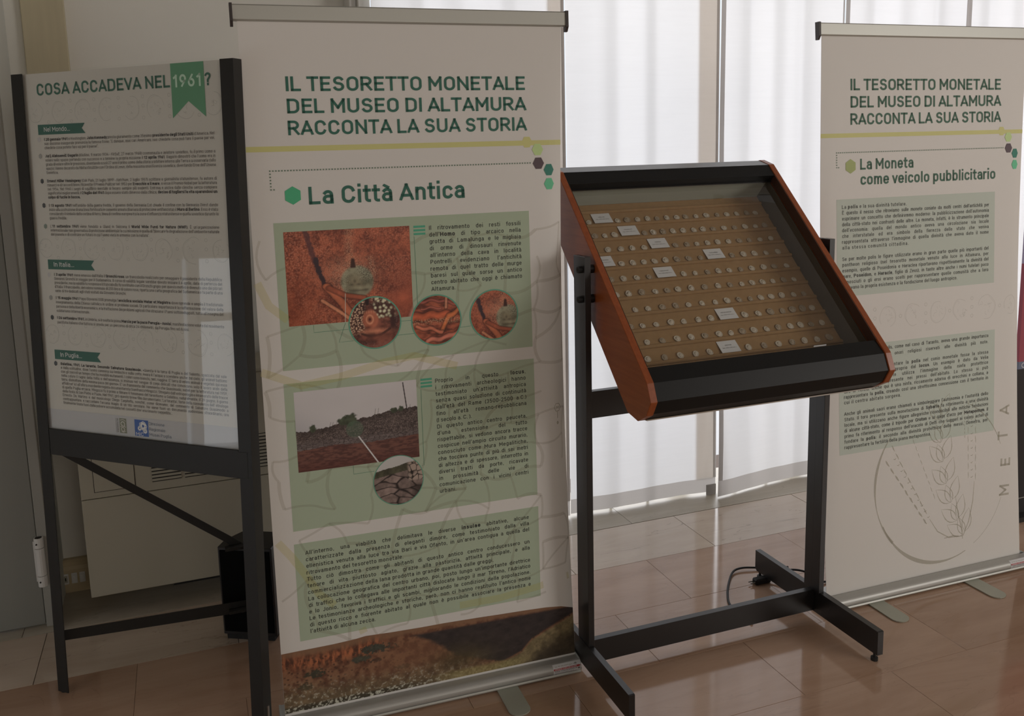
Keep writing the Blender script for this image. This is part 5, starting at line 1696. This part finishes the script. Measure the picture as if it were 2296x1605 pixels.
for cu, cv, r in ((0.3680, 0.8320, 0.0115), (0.3560, 0.8250, 0.0060), (0.3740, 0.8190, 0.0065)):
    ring(m, PAn, cu, cv, r * 0.62, r * 0.55, 0.0009, 12, 0.1)
    ring(m, PAn, cu, cv, r * 1.05, r * 0.16, 0.0009, 12, 0.1)
m.build('logo_figure', M_whiteink, poster, norm=False)
m = MB()
put(m, 'Direzione', 0.3872, 0.8366, 0.0085, PAo(0.0008), 0.0530, justify=False)
put(m, 'Regionale', 0.3872, 0.8215, 0.0085, PAo(0.0008), 0.0545, justify=False)
put(m, 'Musei Puglia', 0.3872, 0.8066, 0.0085, PAo(0.0008), 0.0740, justify=False)
m.build('logo_lettering', mat('ink_logo_grey', alb(62, 64, 68, (118, 112, 105), .76)), poster, norm=False)
m = MB()
rect(m, PAn, 0.2870, 0.3110, 0.8065, 0.8475, 0.0006)
m.build('museum_emblem', mat('ink_emblem_olive', alb(72, 70, 56, (118, 112, 105), .76)), poster, norm=False)
m = MB()
ring(m, PAn, 0.2990, 0.8320, 0.0062, 0.0026, 0.0009, 14, 0.1)
ring(m, PAn, 0.2985, 0.8170, 0.0055, 0.0022, 0.0009, 14, 0.1)
ribbon(m, PAn, [(0.2900, 0.8420), (0.3000, 0.8445), (0.3090, 0.8400)], 0.0016, 0.0009)
ribbon(m, PAn, [(0.2900, 0.8240), (0.2985, 0.8265), (0.3085, 0.8235)], 0.0016, 0.0009)
ribbon(m, PAn, [(0.2930, 0.8110), (0.3000, 0.8090), (0.3070, 0.8120)], 0.0014, 0.0009)
m.build('emblem_figure', M_poster, poster, norm=False)
m = MB()
put(m, 'ALTAMURA', 0.2790, 0.8470, 0.0042, PAo(0.0009), 0.040, justify=False, base='b', rot=-math.pi / 2)
put(m, 'MUSEO ARCHEOLOGICO', 0.2745, 0.8470, 0.0026, PAo(0.0009), 0.040, justify=False, rot=-math.pi / 2)
m.build('emblem_lettering', M_text_grey, poster, norm=False)
# rear leg, brace and bars
box('rear_leg', 0.122, 0.150, 2.606, 2.626, 0.004, 1.35, M_dark_iron, rootA)
box('rear_leg_flange', 0.102, 0.124, 2.610, 2.614, 0.10, 0.36, M_dark_iron, rootA)
m = MB()
m.prism([(-0.432, 0.153), (0.100, 0.133), (0.100, 0.170), (-0.432, 0.183)], lambda x, z, y: (x, y, z), 2.652, 2.656)
m.build('lower_bar', M_dark_iron, rootA)
m = MB()
m.prism([(-0.388, 0.724), (-0.352, 0.724), (0.098, 0.364), (0.098, 0.352), (0.060, 0.352), (0.060, 0.3655)], lambda x, z, y: (x, y, z), 2.650, 2.653)
m.build('diagonal_brace', M_dark_iron, rootA)
for nm, x, z, zz in (('bracket', 0.10, 0.3585, 0), ('bracket', 0.098, 0.152, 0)):
    m = MB()
    m.box(x - 0.052, x + 0.024, 2.628, 2.6495, z - 0.0025 if nm else z, z + 0.0015)
    m.box(x - 0.052, x + 0.024, 2.6465, 2.6495, z - 0.016, z + 0.0015)
    b_ = m.build(nm, M_dark_iron, rootA)
    MB().tube([(x - 0.012, 2.6465, z - 0.007), (x - 0.012, 2.6405, z - 0.007)], 0.0075, 6).build('bolt', M_black, b_)
m = MB().tube([tuple(PA_(WA + 0.0005, 0.012 + 0.05, -0.018)), tuple(PA_(WA + 0.0005, 0.10, -0.018))], 0.004, 8)
m.build('side_pin', M_screw, rootA)

# ================================================================== LOUDSPEAKER
sp = empty('loudspeaker', (0.11, 2.75, 0), 'black floor loudspeaker half hidden behind the right leg of the poster stand', 'speaker')
a_, b_ = Vector((0.026, 2.757)), Vector((0.1855, 2.672))
dr = (b_ - a_).normalized()
bk = Vector((-dr.y, dr.x))


def spf(s, t, z):
    q = a_ + dr * s + bk * t
    return (q.x, q.y, z)


wsp = (b_ - a_).length
m = MB()
m.prism([(0.0, 0.0), (wsp, 0.0), (wsp, 0.05), (wsp - 0.035, 0.125), (0.035, 0.125), (0.0, 0.05)], lambda s, t, z: spf(s, t, z), 0.016, 0.316)
m.build('cabinet', M_black, sp, bevel=0.003)
m = MB()
m.prism([(0.010, 0.004), (wsp - 0.010, 0.004), (wsp - 0.010, 0.05), (0.010, 0.05)], lambda s, t, z: spf(s, t, z), 0.0, 0.018)
m.build('base', M_rubber, sp)
m = MB()
m.box(0.008, wsp - 0.008, -0.004, 0.001, 0.03, 0.305, fn=spf)
m.build('grille_cloth', mat('black_grille', (0.004, 0.004, 0.004), 0.9, spec=0.1), sp)

# ================================================================== COIN CASE
TH = math.atan(0.981)
CT, ST = math.cos(TH), math.sin(TH)
F1 = (1.846, 0.954)


def SN(s, n):
    return (F1[0] + s * CT + n * ST, F1[1] + s * ST - n * CT)


def W3(s, n, x):
    y, z = SN(s, n)
    return (x, y, z)


case = empty('display_case', (1.4375, 2.15, 0), 'sloping glass coin case with orange wooden sides on a black steel stand', 'display case')
prof = [(0, 0), (-0.046, 0.0195), (-0.058, 0.0634), (-0.044, 0.112), (0, 0.1426), (0.735, 0.1426), (0.79, 0.118), (0.803, 0.070), (0.777, 0.0244), (0.732, 0.0)]
for x0, x1 in ((1.055, 1.075), (1.80, 1.82)):
    MB().prism(prof, W3, x0, x1).build('side_panel', M_cherry, case, bevel=0.0012)
XL, XR = 1.0755, 1.7995
# lower black cover, three facets set just behind the wooden edge
m = MB()
m.prism([(0.047, 0.006), (0.001, 0.004), (-0.043, 0.0225), (-0.0545, 0.0625), (-0.048, 0.100), (-0.038, 0.098), (-0.040, 0.064), (-0.034, 0.032), (0.005, 0.018), (0.040, 0.0295), (0.047, 0.0295)], W3, XL, XR)
m.build('front_cover', M_black_metal, case)
MB().prism([(0.050, 0.0265), (0.047, 0.0265), (0.047, 0.0298), (0.050, 0.0298)], W3, XL, XR).build('glass_bead', M_black, case)
# upper black bar + grey bevel on top
m = MB()
m.prism([(0.685, 0.003), (0.731, 0.003), (0.731, 0.020), (0.700, 0.0295), (0.685, 0.0295)], W3, XL, XR)
m.build('rear_cover', M_black_metal, case)
MB().prism([(0.681, 0.0265), (0.685, 0.0265), (0.685, 0.0298), (0.681, 0.0298)], W3, XL, XR).build('rear_bead', M_black, case)
m = MB()
m.prism([(0.732, 0.002), (0.775, 0.0255), (0.799, 0.071), (0.786, 0.116), (0.735, 0.140), (0.731, 0.132), (0.778, 0.110), (0.788, 0.071), (0.768, 0.033), (0.732, 0.012)], W3, XL, XR)
m.build('top_cover', mat('grey_satin_metal', (0.13, 0.13, 0.13), 0.35, metal=0.6), case)
# bottom and back plates
MB().prism([(-0.040, 0.1125), (0.0, 0.1405), (0.735, 0.1405), (0.735, 0.133), (0.003, 0.133), (-0.034, 0.106)], W3, XL, XR).build('back_plate', M_black, case)
MB().prism([(-0.052, 0.102), (-0.043, 0.113), (-0.041, 0.1108), (-0.0495, 0.1005)], W3, XL, XR).build('bottom_lip', mat('pale_brown_edge', (0.35, 0.27, 0.20), 0.4), case)
# glass
MB().prism([(0.046, 0.0300), (0.690, 0.0300), (0.690, 0.0340), (0.046, 0.0340)], W3, XL, XR).build('glass_pane', M_pane, case)
# liners
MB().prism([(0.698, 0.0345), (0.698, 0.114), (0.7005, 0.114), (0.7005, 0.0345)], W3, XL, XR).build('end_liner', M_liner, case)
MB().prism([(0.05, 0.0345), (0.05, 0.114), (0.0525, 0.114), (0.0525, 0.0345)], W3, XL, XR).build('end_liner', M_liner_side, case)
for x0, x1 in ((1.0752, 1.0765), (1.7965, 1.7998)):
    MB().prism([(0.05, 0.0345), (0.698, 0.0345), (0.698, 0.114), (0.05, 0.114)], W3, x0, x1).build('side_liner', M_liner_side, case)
    MB().prism([(0.047, 0.0008), (0.685, 0.0008), (0.685, 0.0295), (0.047, 0.0295)], W3, x0 + (0.0005 if x0 > 1.5 else 0.0), x1).build('inner_face_shade', M_cherry_shade, case)  # thin dark plate added as painted shade on the panel's inner face
for x in (1.125, 1.43, 1.735):
    MB().tube([W3(0.6982, 0.0400, x), W3(0.6955, 0.0400, x)], 0.0028, 8).build('screw', M_screw, case)
bd = MB().prism([(0.05, 0.1145), (0.698, 0.1145), (0.698, 0.120), (0.05, 0.120)], W3, 1.077, 1.797).build('coin_board', M_board, case)
# ledges: rounded felt ribs under every row
SR = [0.626, 0.570, 0.515, 0.460, 0.405, 0.351, 0.295, 0.240, 0.185, 0.131]
NB = 0.1145
for s in SR + [0.680]:
    e = s - 0.0088
    MB().prism([(e, NB), (e - 0.0002, NB - 0.0052), (e - 0.0030, NB - 0.0072), (e - 0.0072, NB - 0.0070), (e - 0.0098, NB - 0.0045), (e - 0.0104, NB)], W3, 1.0775, 1.7950).build('ledge', M_board, bd, bevel=0)
# stand -----------------------------------------------------------
for xa, xb in ((1.0205, 1.0390), (1.8370, 1.8565)):
    m = MB()
    m.box(xa, xb, 2.1200, 2.1560, 0.1, 1.243)
    m.box(xa + 0.0010, xb - 0.0010, 2.1560, 2.1920, 0.1, 1.242)
    m.build('post', M_black, case, bevel=0.0008)
for (xa, xb, yf) in ((1.0190, 1.0365, 1.8765), (1.8425, 1.8630, 1.8720)):
    m = MB()
    m.prism([(yf, 0.025), (yf, 0.0985), (yf + 0.004, 0.1), (2.454, 0.1), (2.4545, 0.025 + 0.008), (2.446, 0.025)], lambda y, z, x: (x, y, z), xa, xb)
    m.build('foot_bar', M_black, case)
    for yy in (yf + 0.018, 2.436):
        m = MB()
        m.tube([((xa + xb) / 2 - 0.003, yy, 0.0005), ((xa + xb) / 2 - 0.003, yy, 0.010)], 0.0105, 10)
        m.tube([((xa + xb) / 2 - 0.003, yy, 0.010), ((xa + xb) / 2 - 0.003, yy, 0.027)], 0.004, 8)
        m.build('levelling_foot', M_rubber, case)
box('lower_crossbar', 1.0345, 1.8425, 2.1480, 2.1690, 0.028, 0.1, M_black, case, bevel=0.0008)
box('upper_crossbar', 1.0390, 1.8370, 2.1480, 2.1690, 0.7780, 0.8560, M_black, case, bevel=0.0008)
for z in (1.2065, 1.1240):
    MB().tube([(1.0205, 2.140, z), (1.0110, 2.140, z), (1.0080, 2.140, z)], [0.0098, 0.0098, 0.0085], 14).build('socket_bolt', M_rubber, case)
    MB().tube([(1.0078, 2.140, z), (1.0072, 2.140, z)], 0.0045, 6).build('socket_bolt', M_slot, case)
    MB().tube([(1.0390, 2.140, z), (1.0550, 2.140, z)], 0.012, 12).build('spacer', M_black, case)
    MB().tube([(1.82, 2.140, z), (1.8370, 2.140, z)], 0.012, 12).build('spacer', M_black, case)
# small brass catch on the right panel
MB().box(1.803, 1.817, 2.3635, 2.3685, 1.4580, 1.4610).build('catch', M_slot, case)

# coins -------------------------------------------------------------
coins = [
    [1.158, 1.255, 1.288, 1.324, 1.359, 1.392, 1.427, 1.462, 1.494, 1.532, 1.57, 1.61, 1.646, 1.683, 1.721, 1.754],
    [1.158, 1.191, 1.224, 1.326, 1.356, 1.39, 1.425, 1.461, 1.499, 1.532, 1.569, 1.609, 1.648, 1.687, 1.726, 1.761],
    [1.181, 1.224, 1.262, 1.302, 1.41, 1.45, 1.485, 1.523, 1.56, 1.599, 1.639, 1.675, 1.715, 1.756],
    [1.205, 1.242, 1.279, 1.315, 1.352, 1.391, 1.432, 1.473, 1.585, 1.627, 1.667, 1.709, 1.754],
    [1.149, 1.19, 1.233, 1.274, 1.39, 1.429, 1.472, 1.51, 1.548, 1.589, 1.629, 1.672, 1.711, 1.756],
    [1.146, 1.185, 1.228, 1.272, 1.311, 1.347, 1.391, 1.437, 1.483, 1.525, 1.566, 1.603, 1.64, 1.677, 1.717, 1.754],
    [1.184, 1.225, 1.271, 1.315, 1.357, 1.402, 1.447, 1.488, 1.529, 1.568, 1.605, 1.642, 1.68, 1.722, 1.759],
    [1.148, 1.185, 1.228, 1.276, 1.317, 1.365, 1.407, 1.521, 1.568, 1.611, 1.653, 1.689, 1.725, 1.759],
    [1.177, 1.225, 1.272, 1.317, 1.361, 1.408, 1.447, 1.486, 1.525, 1.568, 1.609, 1.651, 1.687, 1.724, 1.763],
    [1.157, 1.209, 1.258, 1.307, 1.352, 1.479, 1.532, 1.581, 1.628, 1.671, 1.715, 1.759]]
ORD = ['first', 'second', 'third', 'fourth', 'fifth', 'sixth', 'seventh', 'eighth', 'ninth', 'tenth', 'eleventh', 'twelfth', 'thirteenth', 'fourteenth', 'fifteenth', 'sixteenth']
ROWN = ['top', 'second', 'third', 'fourth', 'fifth', 'sixth', 'seventh', 'eighth', 'ninth', 'bottom']


def coin_mesh(seed):
    r_ = random.Random(seed)
    n = 18
    k = [r_.uniform(0.04, 0.10), r_.uniform(0, 6.3), r_.uniform(0.02, 0.05), r_.uniform(0, 6.3)]

    def rad(a):
        return 1 + k[0] * math.cos(2 * a + k[1]) + k[2] * math.cos(3 * a + k[3])
    V, F = [], []
    rings_ = [(1.0, 0.0), (1.04, 0.0012), (1.0, 0.0026), (0.86, 0.0030), (0.80, 0.0021), (0.62, 0.0023), (0.45, 0.0036), (0.22, 0.0040)]
    for j, (f, h) in enumerate(rings_):
        for i in range(n):
            a = 2 * math.pi * i / n
            rr = 0.0088 * f * (rad(a) if f > 0.75 else 1 + 0.35 * r_.uniform(-1, 1))
            V.append((rr * math.cos(a), rr * math.sin(a), h + (r_.uniform(-0.0005, 0.0007) if 0.1 < f < 0.7 else 0)))
    V.append((0, 0, 0.0036))
    for j in range(len(rings_) - 1):
        for i in range(n):
            F.append((j * n + i, j * n + (i + 1) % n, (j + 1) * n + (i + 1) % n, (j + 1) * n + i))
    t = (len(rings_) - 1) * n
    F += [(t + i, t + (i + 1) % n, len(V) - 1) for i in range(n)]
    F.append(tuple(range(n - 1, -1, -1)))
    me = bpy.data.meshes.new('coin')
    me.from_pydata(V, [], F)
    me.materials.append(M_coin if seed % 3 else M_coin_d)
    me.polygons.foreach_set('use_smooth', [True] * len(me.polygons))
    return me


cm_ = [coin_mesh(i + 1) for i in range(9)]
eN = Vector((0, -ST, CT))
eS = Vector((0, CT, ST))
eX = Vector((1, 0, 0))
for ri, row in enumerate(coins):
    for k, x in enumerate(row):
        o = bpy.data.objects.new('coin', cm_[(ri * 5 + k * 7 + (k * ri) % 4) % 9])
        COL.objects.link(o)
        sc = random.uniform(0.94, 1.20)
        if (ri == 7 and x > 1.5) or (ri == 9 and x > 1.45):
            sc *= 1.15
        a = random.uniform(0, 6.28)
        Rm = Matrix((eX, eS, eN)).transposed() @ Matrix.Rotation(a, 3, 'Z')
        Mx = (Rm * sc).to_4x4()
        Mx.translation = Vector(W3(SR[ri] - 0.0088 + 0.0094 * sc + 0.0004, NB - 0.0003, x))
        o.matrix_world = Mx
        tag(o, 'small old silver coin, %s from the left in the %s row of the glass case' % (ORD[k], ROWN[ri]), 'coin', 'silver coins in rows inside the glass case')
cards = [('VELIA', '(ca. 450-400 a.C.)', 1.175, 0.620), ('THURIUM', '(ca. 440-419 a.C.)', 1.2445, 0.565), ('TERINA', '(ca. 445-425 a.C.)', 1.3235, 0.5085), ('CAULONIA', '(ca. 475-465a.C.)', 1.494, 0.4525),
         ('POSEIDONIA', '(ca. 470-440 a.C.)', 1.1195, 0.4545), ('TARENTUM', '(ca. 490-480 a.C.)', 1.2985, 0.3985), ('METAPONTUM', '(ca. 530-510 a.C.)', 1.4325, 0.232), ('CROTON', '(ca. 530-510 a.C.)', 1.3865, 0.1225)]
clabel = ['white card reading VELIA in the top coin row', 'white card reading THURIUM in the second coin row', 'white card reading TERINA in the third coin row', 'white card reading CAULONIA in the fourth coin row',
          'white card ending IDONIA, cut by the left wooden side', 'white card reading TARENTUM in the fifth coin row', 'white card reading METAPONTUM in the eighth coin row', 'white card reading CROTON in the bottom coin row']
for (t1, t2, x, s), lb in zip(cards, clabel):
    r = empty('name_card', W3(s, NB - 0.002, x), lb, 'card', 'white name cards among the coins')
    MB().prism([(s - 0.0005, NB - 0.0058), (s + 0.0405, NB - 0.0012), (s + 0.0405, NB - 0.0008), (s - 0.0005, NB - 0.0054)], W3, x, x + 0.0622).build('card', M_card, r)

    def pc(u, v, s=s, x=x):
        return W3(s + v, NB - 0.0060 + 0.0046 * v / 0.041 - 0.0003, x + u)
    m = MB()
    w1 = {5: 0.022, 6: 0.022, 7: 0.028, 8: 0.030, 10: 0.036}[len(t1)]
    put(m, t1, 0.031 - w1 / 2, 0.0225, 0.0040, pc, w1, justify=False)
    put(m, t2, 0.0085, 0.0135, 0.0036, pc, 0.045, justify=False)
    m.build('lettering', M_text_grey, r, norm=False)
# a card that has slid down behind the front cover, only its upper edge shows
MB().prism([(0.056, 0.020), (0.0585, 0.0165), (0.0588, 0.017), (0.0563, 0.0205)], W3, 1.603, 1.645).build('name_card', M_card)
tag(bpy.data.objects['name_card.008'], 'blank sliver of white card along the lower edge of the case glass', 'card')

# power cord and plug ------------------------------------------------


def smooth_path(pts, n=8):
    out = []
    P_ = [Vector(p) for p in pts]
    for i in range(len(P_) - 1):
        p0, p1, p2, p3 = P_[max(i - 1, 0)], P_[i], P_[i + 1], P_[min(i + 2, len(P_) - 1)]
        for k in range(n):
            t = k / n
            out.append(0.5 * ((2 * p1) + (p2 - p0) * t + (2 * p0 - 5 * p1 + 4 * p2 - p3) * t * t + (3 * p1 - p0 - 3 * p2 + p3) * t ** 3))
    out.append(P_[-1])
    return out


cord = empty('power_cord', (1.83, 2.40, 0), 'black power cord with plug lying on the floor behind the case stand', 'cord')
MB().tube(smooth_path([(1.636, 2.19, 0.0045), (1.636, 2.30, 0.0045), (1.672, 2.375, 0.0045), (1.735, 2.455, 0.005), (1.783, 2.500, 0.008), (1.822, 2.508, 0.010), (1.868, 2.495, 0.009), (1.93, 2.47, 0.0045), (1.99, 2.46, 0.0045)]), 0.0038, 8).build('cable', M_rubber, cord, smooth=True)
MB().tube(smooth_path([(1.862, 2.405, 0.012), (1.885, 2.402, 0.018), (1.912, 2.395, 0.030), (1.945, 2.375, 0.042), (1.985, 2.345, 0.036), (2.02, 2.320, 0.010), (2.05, 2.32, 0.0045)]), 0.0038, 8).build('cable', M_rubber, cord, smooth=True)
MB().box(1.802, 1.866, 2.392, 2.418, 0.0, 0.0215).build('plug', M_rubber, cord, bevel=0.004)
m = MB()
for y in (2.399, 2.411):
    m.tube([(1.802, y, 0.010), (1.784, y, 0.010)], 0.0022, 8)
m.build('pin', M_screw, cord)

# ================================================================== PANEL CUT OFF AT THE RIGHT EDGE
pr_ = empty('standing_panel', (3.40, 2.48, 0), 'lilac, pink and black standing panel cut off at the right edge', 'panel')
x0 = 3.066
for nm, z0, z1, mt in (('lilac_field', 1.045, 1.93, mat('panel_lilac', (0.42, 0.36, 0.52), 0.6)), ('pink_field', 0.655, 1.045, mat('panel_pink', (0.36, 0.07, 0.10), 0.6)),
                       ('grey_blue_strip', 0.625, 0.655, mat('panel_slate', (0.16, 0.19, 0.27), 0.6)), ('black_field', 0.02, 0.625, mat('panel_black', (0.02, 0.018, 0.02), 0.5))):
    box(nm, x0, x0 + 0.6, 2.46, 2.475, z0, z1, mt, pr_)
box('base', x0 - 0.005, x0 + 0.605, 2.42, 2.52, 0.0, 0.02, M_black, pr_)
m = MB()
ring(m, lambda u, v, n: (u, 2.4595 - n, v), x0 + 0.026, 0.640, 0.009, 0.003, 0.0002, 16)
m.build('printed_letter', M_card, pr_, norm=False)
m = MB()
m.box(x0, x0 + 0.6, 2.4585, 2.460, 0.082, 0.0845)
m.build('thin_line', M_alu_flat, pr_)
